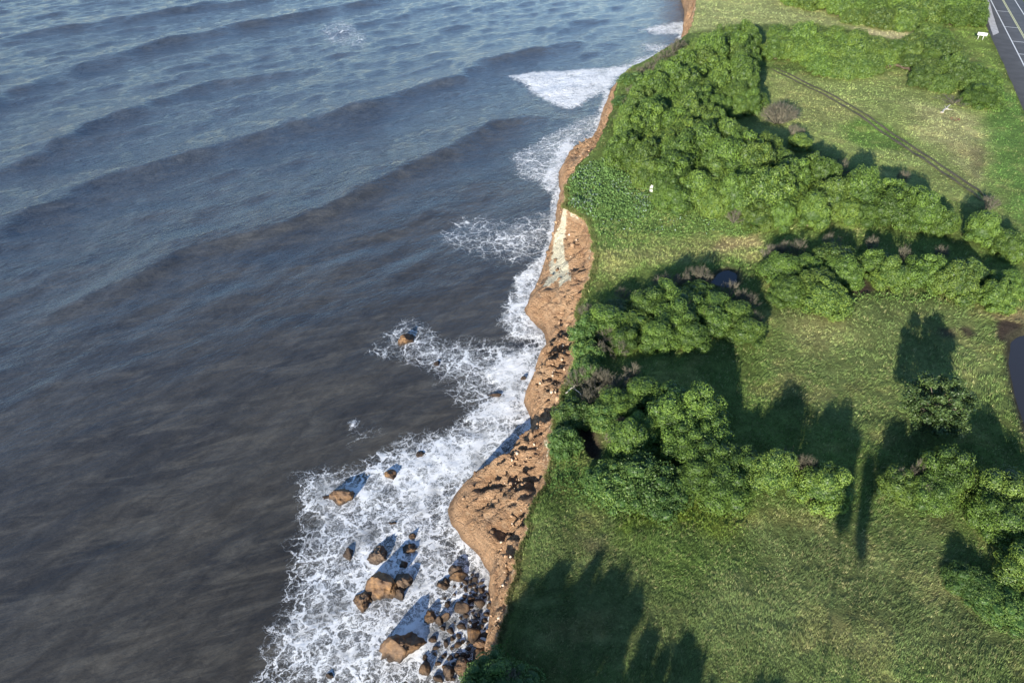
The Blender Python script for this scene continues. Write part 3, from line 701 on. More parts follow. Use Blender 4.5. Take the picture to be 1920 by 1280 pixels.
# (name, canopy outline in photo pixels, canopy level, spacing, inset, scale, height, crown sets, anchors)
HEDGES = [
 ('thicket', [(1300,66),(1345,45),(1390,37),(1420,38),(1438,52),(1431,75),(1416,84),(1422,98),(1431,114),(1437,142),(1427,158),(1420,203),(1386,212),(1347,212),(1345,228),(1400,240),(1459,250),(1508,280),(1551,290),(1584,299),(1630,316),(1695,316),(1728,332),(1787,365),(1826,388),(1892,411),(1960,440),(1960,480),(1911,465),(1859,443),(1810,430),(1711,432),(1646,413),(1580,410),(1498,424),(1443,430),(1400,420),(1370,402),(1290,396),(1230,378),(1205,345),(1130,292),(1118,275),(1150,235),(1170,190),(1190,140),(1245,105),(1290,80)], 4.6, 4.75, 2.3, (.90, 1.16), 1.30, 'L',
  'shrubs of the big clifftop thicket', [
   ((1375,60), 'dark green shrub at the far rounded end of the big thicket below pale meadow'),
   ((1425,130), 'green shrub on the right flank of the far thicket, shading the meadow'),
   ((1385,190), 'bright green shrub on the near side of the far lobe above a dark gap'),
   ((1290,110), 'dull green shrub behind the grey dry scrub near the far cliff edge'),
   ((1270,180), 'green shrub in the wide middle of the big thicket inland of grey scrub'),
   ((1180,250), 'green shrub at the clifftop edge of the big thicket above the narrow orange cliff'),
   ((1240,330), 'bright green shrub in the big thicket just above the small white box'),
   ((1340,360), 'green shrub on the near lower edge of the big thicket facing open grass'),
   ((1340,270), 'green domed shrub packed in the heart of the big clifftop thicket'),
   ((1470,290), 'green shrub on the back of the big thicket beside the round grey bush'),
   ((1450,390), 'lit green shrub on the near side of the thicket where it narrows'),
   ((1600,330), 'yellowish green shrub on the far side of the long belt, shading the meadow'),
   ((1600,390), 'yellowish green shrub on the near side of the long belt above a shaded gap'),
   ((1740,380), 'yellowish green domed shrub in the right half of the long belt of shrubs'),
   ((1870,430), 'yellowish green shrub at the right end of the long belt near the track')]),
 ('hedge', [(1412,490),(1433,466),(1498,450),(1557,437),(1630,444),(1711,463),(1761,460),(1826,460),(1960,500),(1960,585),(1911,584),(1859,580),(1826,564),(1754,551),(1728,531),(1630,534),(1603,544),(1580,564),(1577,587),(1531,588),(1459,577),(1436,541),(1407,500)], 3.4, 3.6, 1.5, (.76, .98), 1.10, 'LLY',
  'shrubs of the middle hedge', [
   ((1440,500), 'bright green shrub at the left end of the middle hedge beside the puddle'),
   ((1500,570), 'bright green shrub on the near bulge at the left of the middle hedge'),
   ((1540,470), 'green shrub on the far side of the middle hedge, touched by grey twigs'),
   ((1640,480), 'yellow green shrub in the waist of the middle hedge above a bare patch'),
   ((1760,500), 'yellow green domed shrub in the right half of the middle hedge'),
   ((1880,540), 'yellow green shrub at the right end of the middle hedge above the pond')]),
 ('clump', [(1095,560),(1140,533),(1181,528),(1225,530),(1252,513),(1282,511),(1309,500),(1343,512),(1374,529),(1404,545),(1425,572),(1439,600),(1439,623),(1425,645),(1394,647),(1343,639),(1313,649),(1282,653),(1252,658),(1201,662),(1150,650),(1105,640)], 3.0, 2.75, 1.3, (.80, 1.06), .92, 'V',
  'shrubs of the clump in the middle', [
   ((1140,600), 'dark green shrub on the seaward side of the middle clump, mixed with grey scrub'),
   ((1220,560), 'half shaded dark green shrub at the back of the middle clump'),
   ((1320,530), 'green shrub at the back of the middle clump beside grey leafless bushes'),
   ((1390,580), 'bright green shrub at the inland end of the middle clump near the puddle'),
   ((1400,630), 'fine leaved light green shrub at the inland foot of the middle clump'),
   ((1300,620), 'bright green shrub on the near lit face of the middle clump'),
   ((1210,640), 'bright green shrub at the near seaward corner of the middle clump')]),
 ('hedge2', [(1110,735),(1180,700),(1235,690),(1268,716),(1330,736),(1389,785),(1432,805),(1453,850),(1514,855),(1563,872),(1603,884),(1609,900),(1595,939),(1522,951),(1441,933),(1376,935),(1327,938),(1271,915),(1280,880),(1240,850),(1190,845),(1150,840),(1160,800),(1130,760)], 2.5, 2.5, .9, (.82, 1.10), 1.02, 'V',
  'shrubs of the diagonal lower hedge', [
   ((1180,740), 'dull green shrub among grey scrub at the seaward top of the lower hedge'),
   ((1260,730), 'green shrub on the shaded back edge of the lower diagonal hedge'),
   ((1190,810), 'green domed shrub beside the bare dark gully behind the cliff'),
   ((1290,800), 'bright green domed shrub in the middle of the lower diagonal hedge'),
   ((1380,820), 'bright green shrub near the back of the lower hedge before the big shadow'),
   ((1325,915), 'round green shrub on the near side of the lower hedge beside leafy mounds'),
   ((1400,890), 'bright green rounded shrub on the near lit side of the lower hedge'),
   ((1480,900), 'bright yellow green shrub in the right part of the lower hedge'),
   ((1580,910), 'bright green shrub at the right end of the lower hedge beside two shadow stripes')]),
 ('hedge3', [(1660,895),(1690,880),(1730,880),(1763,850),(1791,856),(1815,880),(1859,893),(1918,884),(1990,890),(1990,990),(1906,975),(1864,995),(1850,978),(1850,950),(1824,934),(1801,941),(1770,955),(1747,967),(1730,953),(1709,960),(1695,955),(1674,925)], 2.2, 2.3, .5, (.78, 1.0), 1.0, 'V',
  'shrubs of the right lower hedge', [
   ((1690,920), 'bright green shrub at the left end of the right lower hedge, facing the gap'),
   ((1760,940), 'bright yellow green domed shrub on the near side of the right lower hedge'),
   ((1780,880), 'green shrub with grey twigs on the back of the right lower hedge'),
   ((1850,920), 'yellow green shrub in the middle of the right lower hedge above bare ground'),
   ((1900,950), 'bright green shrub of the right lower hedge just below the pond')]),
 ('hedge4', [(1860,1022),(1880,1008),(1920,998),(2000,990),(2010,1110),(1920,1103),(1906,1093),(1880,1058)], 3.2, 2.6, 1.0, (.85, 1.0), .95, 'V',
  'shrubs of the lower right bush group', [((1880,1035), 'green shrub jutting from the lower right bush group above a black shadow'), ((1930,1060), 'bright green shrub at the lower right edge above the low leafy growth')]),
 ('hedge5', [(1467,-90),(1467,3),(1514,16),(1553,27),(1592,42),(1623,48),(1686,54),(1709,54),(1741,42),(1797,47),(1844,47),(1849,15),(1850,0),(1830,-90)], 3.4, 5.4, 2.2, (1.0, 1.25), 1.15, 'YL',
  'shrubs of the far bank', [
   ((1490,-10), 'olive green shrub at the left tip of the far bank above the pale meadow'),
   ((1600,10), 'light green shrub on the far bank behind the pale meadow strip'),
   ((1700,20), 'yellow green shrub of the far bank behind the straw coloured path'),
   ((1810,20), 'yellow green shrub of the far bank beside the gravel and the road')]),
 ('hedge6', [(1436,90),(1451,48),(1490,49),(1529,47),(1576,46),(1586,54),(1615,62),(1654,68),(1693,76),(1707,88),(1686,120),(1654,130),(1623,142),(1561,143),(1522,139),(1507,123),(1475,104)], 2.8, 4.4, 2.0, (.80, 1.08), 1.1, 'LLY',
  'shrubs of the upper meadow clump', [
   ((1460,75), 'mid green shrub at the left end of the upper meadow clump beside dark shadow'),
   ((1500,115), 'smooth dark green shrub on the near left side of the upper meadow clump'),
   ((1550,65), 'green shrub at the back of the upper meadow clump'),
   ((1580,115), 'brightest yellow green shrub on the near face of the upper meadow clump'),
   ((1660,100), 'light green shrub at the right of the upper meadow clump by the dark ditch')]),
 ('hedge7', [(1707,55),(1731,47),(1778,51),(1797,77),(1827,107),(1868,137),(1862,150),(1864,186),(1825,197),(1812,170),(1769,172),(1742,168),(1716,158),(1710,141),(1716,133),(1696,110),(1700,68)], 2.8, 4.4, 2.0, (.80, 1.08), 1.1, 'Y',
  'shrubs of the roadside clump', [
   ((1720,65), 'olive shrub at the far tip of the roadside clump near the straw path'),
   ((1740,110), 'dark green shrub with deep shadow streaks in the roadside clump'),
   ((1790,120), 'dark green shrub in the middle of the roadside clump'),
   ((1830,120), 'green shrub on the road side of the roadside clump facing the white board'),
   ((1750,160), 'green shrub at the near left foot of the roadside clump beside bare soil'),
   ((1840,180), 'smooth green shrub at the near right end of the roadside clump')]),
]
for hi, (nm, pxp, zc, sp_, inset, scl, hgt, sets, grp, anchors) in enumerate(HEDGES):
    g = np.random.default_rng(900 + hi)
    pa = np.array(pxp, float); front = poly_sd(pa, pa[:, 0], pa[:, 1] - 5) > 0
    poly = np.array([P(u, v, LAND + (.7 if fr else zc + .6)) for (u, v), fr in zip(pxp, front)]); pts = scatter(poly, sp_, inset, g)
    gp_ = poly_sd(gully_poly, pts[:, 0], pts[:, 1]); pts = pts[gp_ < -1.0]
    an = [(P(u, v, LAND + zc), lb) for (u, v), lb in anchors]
    lib = {'V': CR_V, 'Y': CR_Y, 'L': CR_L}
    small = scatter(poly, 2.35 if hi < 6 else 3.3, .75 if hi < 6 else 1.4, g)
    base_r = (3.3 if sets[0] != 'V' else 2.3) * .5 * sum(scl)
    add = []
    for q in small:
        if poly_sd(gully_poly, q[:1], q[1:])[0] > -1: continue
        if len(pts) and np.min(np.hypot(*(pts - q).T)) < base_r * .82 + .55: continue
        if add and np.min(np.hypot(*(np.array(add) - q).T)) < 2.5: continue
        add.append(q)
    nbig = len(pts)
    if add: pts = np.vstack([pts, add])
    for i, (x, y) in enumerate(pts):
        L = lib[sets[int(g.integers(0, len(sets)))]]
        parts = L[int(g.integers(0, len(L)))]
        sd0 = poly_sd(poly, np.array([x]), np.array([y]))[0]
        q = g.uniform(*scl) * (1.0 if sd0 > 4.2 else .92 if sd0 > 3 else .84); hh_ = q * hgt * g.uniform(.78, 1.16)
        if i >= nbig:
            parts = CR_V[int(g.integers(0, 7))]; q = g.uniform(.66, .92) * (1 if hi < 6 else 1.25); hh_ = hgt * g.uniform(.70, 1.0) * (.95 if sets[0] == 'V' else 1.0)
            if sd0 < 1.2: hh_ *= .85
        todo.append((q / math.hypot(x, y, CAMZ - LAND), parts, pick(an, x, y), x, y, q, hh_, g.uniform(0, 6.28), grp))
        shrubs.append((x, y, 2.4 * q if i >= nbig else (3.2 if sets[0] != 'V' else 2.4) * q))
def in_frame(x, y, z, pad):                       # could the photo show it?
    f = y * math.cos(TH) + (CAMZ - z) * math.sin(TH); up = y * math.sin(TH) - (CAMZ - z) * math.cos(TH)
    return abs(x / f * FP) < 960 + pad and abs(up / f * FP) < 640 + pad
todo = [t_ for t_ in todo if in_frame(t_[3], t_[4], LAND + 3, 45)]
todo.sort(key=lambda t_: -t_[0] * (1.5 if t_[1] in CR_L or t_[1] in CR_Y else 1.0))
for sz, parts, lb, x, y, q, hh_, rz, grp in todo[:296]:
    place(parts, ('crown', 'trunk'), 'shrub', lb, 'shrub', x, y, (q, q, hh_), rz, grp)
if len(todo) > 296:                               # the smallest ones, far off: one mass, with fewer and larger leaves
    SV = []; SF = []; SA = []; nv = 0
    for sz, parts, lb, x, y, q, hh_, rz, grp in todo[296:]:
        m_ = parts[0]; nf = len(m_.polygons)
        co = np.zeros(len(m_.vertices) * 3, np.float32); m_.vertices.foreach_get('co', co); co = co.reshape(-1, 3)
        ra = np.zeros(len(co), np.float32); m_.attributes['rnd'].data.foreach_get('value', ra)
        vi = np.zeros(nf * 4, np.int32); m_.polygons.foreach_get('vertices', vi); vi = vi.reshape(-1, 4)[::3]
        q4 = co[vi]; c4 = q4.mean(1, keepdims=True); q4 = c4 + (q4 - c4) * 1.7
        ca, sa = math.cos(rz), math.sin(rz); q4 = q4.reshape(-1, 3)
        SV.append(np.stack([x + q * (q4[:, 0] * ca - q4[:, 1] * sa), y + q * (q4[:, 0] * sa + q4[:, 1] * ca), gz(x, y) - .05 + hh_ * q4[:, 2]], 1))
        SA.append(ra[vi].ravel())
    V = np.concatenate(SV)
    tag(ob('far_shrubs', mesh('far_shrubs', V, np.arange(len(V)).reshape(-1, 4), [M['leaf']], False, {'rnd': np.concatenate(SA)})), kind='stuff')
print('shrubs', len(shrubs), len(todo))
# smooth leafy mounds
for (u, v), q, h_, lb in [((1165, 905), 1.0, 1.0, 'smooth fine leaved green mound nearest the gully in front of the lower hedge'), ((1205, 900), 1.15, 1.15, 'broad smooth leafy mound between the gully and the large round shrub'), ((1240, 918), .95, .9, 'smooth leafy mound just left of the large round shrub'),
        ((1130, 895), .75, .7, 'small leafy mound at the near foot of the bare gully'),
        ((1075, 770), .75, .9, 'leafy green bush on the cliff edge above the bare gully'), ((1060, 820), .7, .8, 'leafy green bush between the gully and the cliff edge'), ((1130, 775), .8, .9, 'light green bush at the head of the bare gully'),
        ((912, 1268), .8, .8, 'dense green bush hanging over the cliff at the bottom of the picture'), ((965, 1290), .8, .7, 'green bush at the very bottom beside the bare pale twigs'),
        ((1850, 1095), .85, .42, 'low leafy growth at the near foot of the lower right bushes'), ((1890, 1120), .9, .45, 'low leafy growth at the lower right edge of the picture'), ((1815, 1075), .6, .5, 'small low leafy plant at the edge of the black shadow'),
        ((1105, 660), .7, .9, 'dark leafy bush at the cliff edge below the middle clump'), ((1185, 145), 1.1, .8, 'bright green low bush on the cliff edge above the white breaker'), ((1172, 185), 1.0, .7, 'bright green low bush at the cliff edge before the grey scrub'),
        ((1100, 690), .7, .8, 'dark green bush beside grey scrub on the cliff edge'), ((1095, 620), .7, .9, 'green bush on the cliff edge at the seaward end of the middle clump')]:
    x, y = P(u, v, LAND + 1.2); x = max(x, float(xt(y)) + .9)
    place(CR_M[int(rng.integers(0, 3))], ('crown', 'trunk'), 'leafy_bush', lb, 'bush', x, y, (q, q, h_), rng.uniform(0, 6), None)
# grey leafless bushes
an = [(P(u, v, LAND + 2), lb) for (u, v), lb in [
  ((1265, 520), 'grey brown leafless bush along the back edge of the middle clump'), ((1400, 560), 'grey leafless bush at the inland back of the middle clump beside the puddle'),
  ((1150, 590), 'grey leafless bush on the seaward side of the middle clump'), ((1120, 705), 'tangled grey leafless bush by the cliff edge between the two clumps'), ((1190, 770), 'grey leafless bush beside the head of the dark gully'),
  ((1210, 140), 'grey leafless scrub along the far cliff edge above the breaker'), ((1455, 455), 'grey leafless bush at the left tip of the middle hedge'), ((1570, 440), 'grey leafless bush along the back of the middle hedge'),
  ((1510, 850), 'pale grey leafless bush on the back of the lower hedge'), ((1740, 870), 'pale grey leafless bush on the back of the right lower hedge'), ((1870, 890), 'pale grey leafless bush in the back of the right lower hedge near the pond'),
  ((1600, 310), 'grey leafless bush on the far edge of the long belt'), ((1490, 240), 'small brownish leafless bush in shadow beside the round grey bush'), ((960, 1270), 'bare pale twigs rising from the bush at the bottom of the picture')]]
DP = [(1225,533,.8,2.5),(1245,520,.95,2.5),(1262,515,1.1,2.6),(1280,512,.9,2.5),(1305,500,.9,2.5),(1318,498,.8,2.5),(1325,510,.8,2.5),(1375,530,.9,2.5),(1395,548,1.0,2.5),(1408,552,.9,2.4),(1420,585,.7,2.4),(1200,545,.7,2.),(1170,535,.6,2.),
 (1115,585,.8,1.8),(1130,600,.9,1.8),(1150,590,.8,2.),(1140,625,.9,1.8),(1160,640,.8,2.),(1120,650,.8,1.6),(1100,575,.7,1.5),(1330,575,.6,3),(1290,560,.5,3),
 (1085,705,.9,1.5),(1105,700,1.,1.6),(1125,700,1.,1.8),(1145,705,1.,1.8),(1165,715,1.,1.8),(1120,725,1.,1.6),(1150,735,1.,1.8),(1175,740,.9,1.8),(1100,745,.8,1.4),(1160,760,.8,1.5),(1140,770,.8,1.2),(1185,690,.8,1.8),(1165,795,.6,1.2),(1150,820,.6,1.2),
 (1180,185,1.2,1.6),(1190,165,1.2,1.6),(1205,150,1.3,1.6),(1200,130,1.2,1.6),(1220,120,1.3,1.6),(1235,108,1.3,1.6),(1250,95,1.3,1.6),(1265,85,1.3,1.6),(1225,145,1.2,2),(1165,215,1.,1.6),(1275,76,1.2,1.6),(1212,170,1.,2),
 (1445,462,.9,2.2),(1460,458,.9,2.2),(1475,452,.9,2.4),(1500,450,.8,2.6),(1565,438,.8,2.6),(1640,446,.7,2.6),(1700,462,.7,2.6),(1770,460,.8,2.6),
 (1480,840,.75,3.2),(1500,845,.8,3.2),(1515,850,.8,3.2),(1530,855,.7,3.2),(1560,868,.6,3.2),(1700,880,.7,3.),(1715,872,.7,3.),(1735,862,.8,3.),(1755,850,.7,3.2),(1770,855,.7,3.2),(1850,888,.8,3.),(1865,885,.8,3.),(1880,890,.8,3.),(1900,882,.8,3.),(1745,905,.6,2.8),
 (1580,300,.9,2.6),(1610,312,.9,2.6),(1530,285,.8,2.6),(1700,320,.8,2.6),(1488,242,.8,1.2),(1500,250,.7,1.),(1380,395,.7,2.),(1240,285,.8,2.6),
 (945,1262,.8,2.0),(965,1272,.8,2.0)]
for i, (u, v, q, zc) in enumerate(DP):
    x, y = P(u, v, LAND + zc); x = max(x, float(xt(y)) + .7)
    hz = max(1.0, (zc + .4) / 2.4)
    if v > 830 and u > 1200: q *= .66; hz *= .9
    place(DRY[i % 5], ('stems', 'twigs'), 'leafless_bush', pick(an, x, y), 'leafless bush', x, y, (q * .78, q * .78, hz * .78), i * 1.7, 'grey leafless bushes')
x, y = P(1461, 222, LAND + 1)
a_, b_ = dry_bush(330, Rr=1.9, H=2.4, n0=70)
place((a_.build('stems', [M['twig']]), b_.build('twigs', [M['twig']])), ('stems', 'twigs'), 'round_bush', 'large round grey leafless bush standing alone at the edge of the upper meadow', 'leafless bush', x, y, (1.75, 1.75, 1.45), .4)
x, y = P(1500, 268, LAND + 1); place(CR_V[2], ('crown', 'trunk'), 'shrub', 'small dull shrub in shadow between the round grey bush and the belt', 'shrub', x, y, (.7, .7, .6), 1)
x, y = P(1855, 385, LAND + 1); place(DRY[3], ('stems', 'twigs'), 'leafless_bush', 'thin dark bush beside the puddle at the end of the track', 'leafless bush', x, y, (.9, .9, .8), 1)

# ------------------------------------------------------------------ lone tree
def build_tree(seed, H, Rr, base, nl, rl, ls, mat, name, dens=26, flat=.42, lean=(0, 0), tr=.17):
    g = np.random.default_rng(seed); C = []
    for i in range(nl):
        best = None; bd = -1
        for _ in range(40):
            a = g.uniform(0, 6.28); q = math.sqrt(g.uniform(0, 1)); z = g.uniform(0, 1)
            if q * q + (z * 2 - 1) ** 2 * .9 > 1.25: continue
            p = np.array([Rr * q * math.cos(a), Rr * q * math.sin(a), base + (H - base) * z])
            d = min([np.linalg.norm(p - c) for c in C], default=9)
            if d > bd: bd = d; best = p
        C.append(best)
    lv = MB()
    for c in C:
        q = rl * g.uniform(.7, 1.25); n = int(dens * 4 * q * q); lr = g.uniform(0, 1)
        N = g.normal(0, 1, (n, 3)); N /= np.linalg.norm(N, axis=1)[:, None]
        p = c + N * q * g.uniform(.25, 1.05, (n, 1)) * np.array([1, 1, .7])
        V, F = leaves(g, p, N + [0, 0, .4], ls, .8); lv.add(V, F, np.repeat(np.clip(.5 * lr + .6 * g.uniform(0, 1, n), 0, 1), 4))
    tk_ = MB(); top = np.array([lean[0], lean[1], base + (H - base) * .55])
    tk_.tube([[0, 0, -.2], [.05, .02, base * .5], [lean[0] * .5, lean[1] * .5, base], top], [tr * 1.3, tr, tr * .8, tr * .4], 7, .4)
    for c in C:
        f = g.uniform(.35, .95); b = np.array([lean[0] * .5, lean[1] * .5, base]) * (1 - f) + top * f
        tk_.tube([b, (b + c) / 2 + [0, 0, -.15] + g.normal(0, .12, 3), c], [tr * .36, tr * .22, tr * .1], 4, g.uniform(0, 1))
    return lv.build('crown', [mat]), tk_.build('trunk', [M['bark']], True)
x, y = P(1738, 800, LAND)
place(build_tree(501, 5.4, 2.8, 1.1, 66, .74, .16, M['leaf_olive'], 'tree', dens=115), ('crown', 'trunk'), 'tree', 'open crowned olive tree standing alone on the shaded lower meadow, casting a tree-shaped shadow', 'tree', x, y, (1, 1, 1), .6)

# tall trees that stand on the clifftop behind the drone and throw the long shadows on the near grass
SH_ = np.array([math.sin(R(SHADOW_AZ)), math.cos(R(SHADOW_AZ))]) / math.tan(R(SUN_EL))
TALL = []
for i in range(3):
    g = np.random.default_rng(520 + i); lv = MB(); tb = MB(); H = 12.
    for k in range(60):
        z = g.uniform(.06, .99); rr = 1.55 * (1 - max(0, z - .55) / .5 * .75) * g.uniform(.3, 1.0); a = g.uniform(0, 6.28)
        c = np.array([rr * math.cos(a), rr * math.sin(a), z * H]); n = 46
        N = g.normal(0, 1, (n, 3)); N /= np.linalg.norm(N, axis=1)[:, None]
        V, F = leaves(g, c + N * .75 * g.uniform(.3, 1.1, (n, 1)), N + [0, 0, .3], .34, .8); lv.add(V, F, np.repeat(g.uniform(0, 1, n), 4))
        tb.tube([[0, 0, z * H * .8], c], [.05, .02], 4, .5)
    tb.tube([[0, 0, -.3], [.1, 0, H * .5], [0, .1, H * .95]], [.28, .2, .06], 7, .4)
    TALL.append((lv.build('crown', [M['leaf']]), tb.build('trunk', [M['bark']], True)))
for i, (u, v, h_, wd) in enumerate([(1005,1085,13,1.1),(1035,1060,13,1.0),(1070,1035,13.5,1.0),(1108,1040,13,1.1),(1141,1000,14,.55),(1165,1030,13,1.0),(1196,1015,14,1.05),(1215,1065,13,.9),(1243,1135,12,.8),(1273,1150,12,.7),(1306,1148,12,.85),(1318,1180,12,.8),(1408,1218,12,.6),(1440,1226,12,.9),(1468,1232,12,.9),(1508,1252,12,.9),(1350,1240,12,.8),(935,1215,12,1.2),(905,1245,12,1.1),(970,1180,12,1.1),(1120,1090,13,1.3),(1060,1100,13,1.3)]):
    h_ *= .78; bx_, by_ = np.array(P(u, v, LAND)) - SH_ * h_
    place(TALL[i % 3], ('crown', 'trunk'), 'tall_tree', 'tall narrow evergreen behind the camera casting a long shadow on the near grass', 'tree', float(bx_), float(by_), (wd, wd, h_ / 12.4), i * 1.3, 'tall trees behind the camera', z=LAND - .3)
for i, (u, v, h_) in enumerate([(1632, 848, 18.), (1603, 800, 18.)]):
    bx_, by_ = np.array(P(u, v, LAND)) - SH_ * h_
    g = np.random.default_rng(560 + i); lv = MB()
    for k in range(70):
        z = h_ - 3.1 * g.uniform(0, 1) ** 1.7; c = np.array([g.normal(0, .13), g.normal(0, .13), z]); n = 30
        N = g.normal(0, 1, (n, 3)); N /= np.linalg.norm(N, axis=1)[:, None]
        V, F = leaves(g, c + N * .42, N, .26, .8); lv.add(V, F, np.repeat(g.uniform(0, 1, n), 4))
    tb = MB(); tb.tube([[0, 0, -.3], [.1, 0, h_ * .5], [0, 0, h_ * .97]], [.10, .07, .04], 7, .4)
    place((lv.build('crown', [M['leaf']]), tb.build('trunk', [M['bark']], True)), ('crown', 'trunk'), 'slender_tree', 'very tall slender tree behind the camera, casting a long thin stripe of shadow', 'tree', float(bx_), float(by_), (1, 1, 1), i, 'slender trees behind the camera', z=LAND - .3)

# ------------------------------------------------------------------ boulders in the surf
def rock_mesh(seed, mat, sub=4, flat=.75, cuts=9):
    import bmesh
    from mathutils import noise as mn
    bm = bmesh.new(); bmesh.ops.create_icosphere(bm, subdivisions=sub, radius=1.0)
    g = np.random.default_rng(seed); o = Vector(g.uniform(-50, 50, 3))
    pl = []
    for k in range(cuts):
        n = g.normal(0, 1, 3); n[2] = abs(n[2]) * .8 if k < cuts - 3 else n[2]; n /= np.linalg.norm(n); pl.append((Vector(n), g.uniform(.58, .86)))
    for v in bm.verts:
        p = v.co.copy(); r = 1 + .22 * mn.noise(p * 1.1 + o); p = p * r
        for n, d in pl:
            e = p.dot(n) - d
            if e > 0: p -= n * e * .93
        p += v.co * (.13 * mn.fractal(p * 2.2 + o, .9, 2.1, 5) - .10 * abs(mn.noise(p * 3.1 + o)) - .05 * abs(mn.noise(p * 7.5 + o)))
        p.z *= flat; v.co = p
    me = bpy.data.meshes.new('boulder'); bm.to_mesh(me); bm.free(); me.materials.append(mat)
    me.polygons.foreach_set('use_smooth', np.ones(len(me.polygons), bool)); return me
BIG = [(643, 928, 46, 1.0, .62, .5, 'orange brown boulder awash at the outer edge of the white surf'),
 (735, 886, 28, .9, .55, 2.1, 'small dark wet boulder in the white water above the orange brown boulder'),
 (655, 1036, 24, 1.25, .5, 1.1, 'narrow black rock in the foam left of the brown cube-shaped boulder'),
 (711, 1040, 40, .85, .7, .2, 'blocky brown boulder in the surf just beyond the big split boulder'),
 (768, 1027, 30, .7, .6, .3, 'dark boulder close to the cliff side of the blocky brown boulder'),
 (771, 1003, 14, 1.3, .7, .9, 'small upright brown rock poking from the foam beyond the other boulders'),
 (714, 1098, 60, 1.0, .75, .6, 'larger brown half of the big split boulder in the surf'),
 (751, 1088, 34, 1.0, .75, 2.6, 'smaller dark half of the big split boulder, right of the crack'),
 (747, 1112, 26, .8, .55, 1.9, 'low orange brown rock at the near foot of the split boulder'),
 (680, 1126, 36, .95, .7, 1.5, 'rough brown boulder just below and left of the split boulder'),
 (754, 1212, 70, .85, .72, .4, 'biggest orange brown boulder with a dark hollow in its top, in the surf'),
 (806, 1155, 26, 1.1, .7, 1.2, 'brown boulder between the biggest boulder and the stony beach'),
 (824, 1162, 20, .9, .7, 2.2, 'small orange rock leaning on a brown boulder beside the stony beach'),
 (764, 635, 34, .7, .6, .7, 'lone reddish boulder ringed by foam, far out from the cliff'),
 (819, 678, 12, 1.2, .6, .3, 'tiny black rock in foam between the lone reddish boulder and the cliff'),
 (930, 738, 26, .6, .35, .1, 'pale brown rock almost covered by foam below the cliff bulge'),
 (981, 707, 14, .8, .6, .4, 'small black rock right at the foot of the cliff in white water'),
 (786, 848, 18, .9, .4, .4, 'dark rock barely breaking the surface of the upper white water'),
 (735, 979, 22, .5, .4, .1, 'flat dark rock in the foam between the orange boulder and the blocky one'),
 (757, 1056, 18, 1.0, .7, 1.4, 'small black rock just beyond the crack of the split boulder'),
 (855, 1068, 30, .9, .6, 1.0, 'dark boulder with an orange patch at the top of the stony beach'),
 (831, 1092, 22, .9, .6, .3, 'wet dark rock at the outer corner of the stony beach'),
 (868, 1248, 42, 1.0, .6, .9, 'pale flat-topped slab at the bottom of the picture beside the hanging bush'),
 (842, 1258, 26, 1.1, .7, .2, 'olive brown boulder left of the pale slab at the bottom'),
 (903, 1206, 36, .6, .6, 2.9, 'dark red brown boulder under the shaded cliff corner'),
 (610, 930, 16, .9, .4, .3, 'small dark rock in foam left of the orange brown boulder'),
 (617, 1263, 14, 1., .5, .3, 'small round black rock in the lacy foam at the bottom')]
for i, (u, v, wpx, asp, fl, rz, lb) in enumerate(BIG):
    x, y = P(u, v, .3); r = wpx / FP * math.hypot(math.hypot(x, y), CAMZ) * .57
    o = tag(ob('boulder', rock_mesh(600 + i, M['rock'], sub=5 if wpx > 28 else 4, flat=1.0), None, (x, y, -.12 * r)), lb, 'boulder')
    o.scale = (r, r * asp, r * fl * 1.35); o.rotation_euler = (.15 * math.sin(i), .15 * math.cos(i * 2), rz)
SM = [rock_mesh(700 + i, M['rock'], sub=3, flat=.8, cuts=6) for i in range(7)]
beach = PL([(836, 1080), (860, 1072), (890, 1078), (915, 1095), (922, 1130), (918, 1180), (902, 1215), (905, 1235), (880, 1262), (850, 1275), (800, 1275), (790, 1240), (815, 1190), (830, 1140)], 0)
g = np.random.default_rng(33); cand = g.uniform(beach.min(0), beach.max(0), (6000, 2)); cand = cand[poly_sd(beach, cand[:, 0], cand[:, 1]) > 0]
keep = []
for q in cand:
    close = (float(xb(q[1])) - q[0]); rr = g.uniform(.18, .36) if g.uniform() < .6 else g.uniform(.36, .72)
    if close < 2.6 and g.uniform() < .4 or g.uniform() < .07:
        if all(math.hypot(q[0] - a, q[1] - b) > (rr + c) * .88 for a, b, c in keep): keep.append((q[0], q[1], rr))
    if len(keep) > 95: break
ANB = [(P(u, v, 0), lb) for (u, v), lb in [((890, 1095), 'small brown stone at the far end of the stony beach under the cliff'), ((885, 1140), 'small brown wet stone in the middle of the stony beach under the cliff'),
  ((890, 1190), 'small dark stone at the near end of the stony beach under the cliff'), ((830, 1160), 'small wet stone in foam at the outer edge of the stony beach'), ((830, 1250), 'small wet stone in foam beside the pale slab at the bottom')]]
for i, (x, y, r) in enumerate(keep):
    o = tag(ob('stone', SM[i % 7], None, (x, y, r * .12)), pick(ANB, x, y), 'stone', 'stones of the small beach under the cliff')
    o.scale = (r * g.uniform(.9, 1.6), r * g.uniform(.7, 1.1), r * g.uniform(.6, 1.0)); o.rotation_euler = (g.normal(0, .2), g.normal(0, .2), g.uniform(0, 6.28))
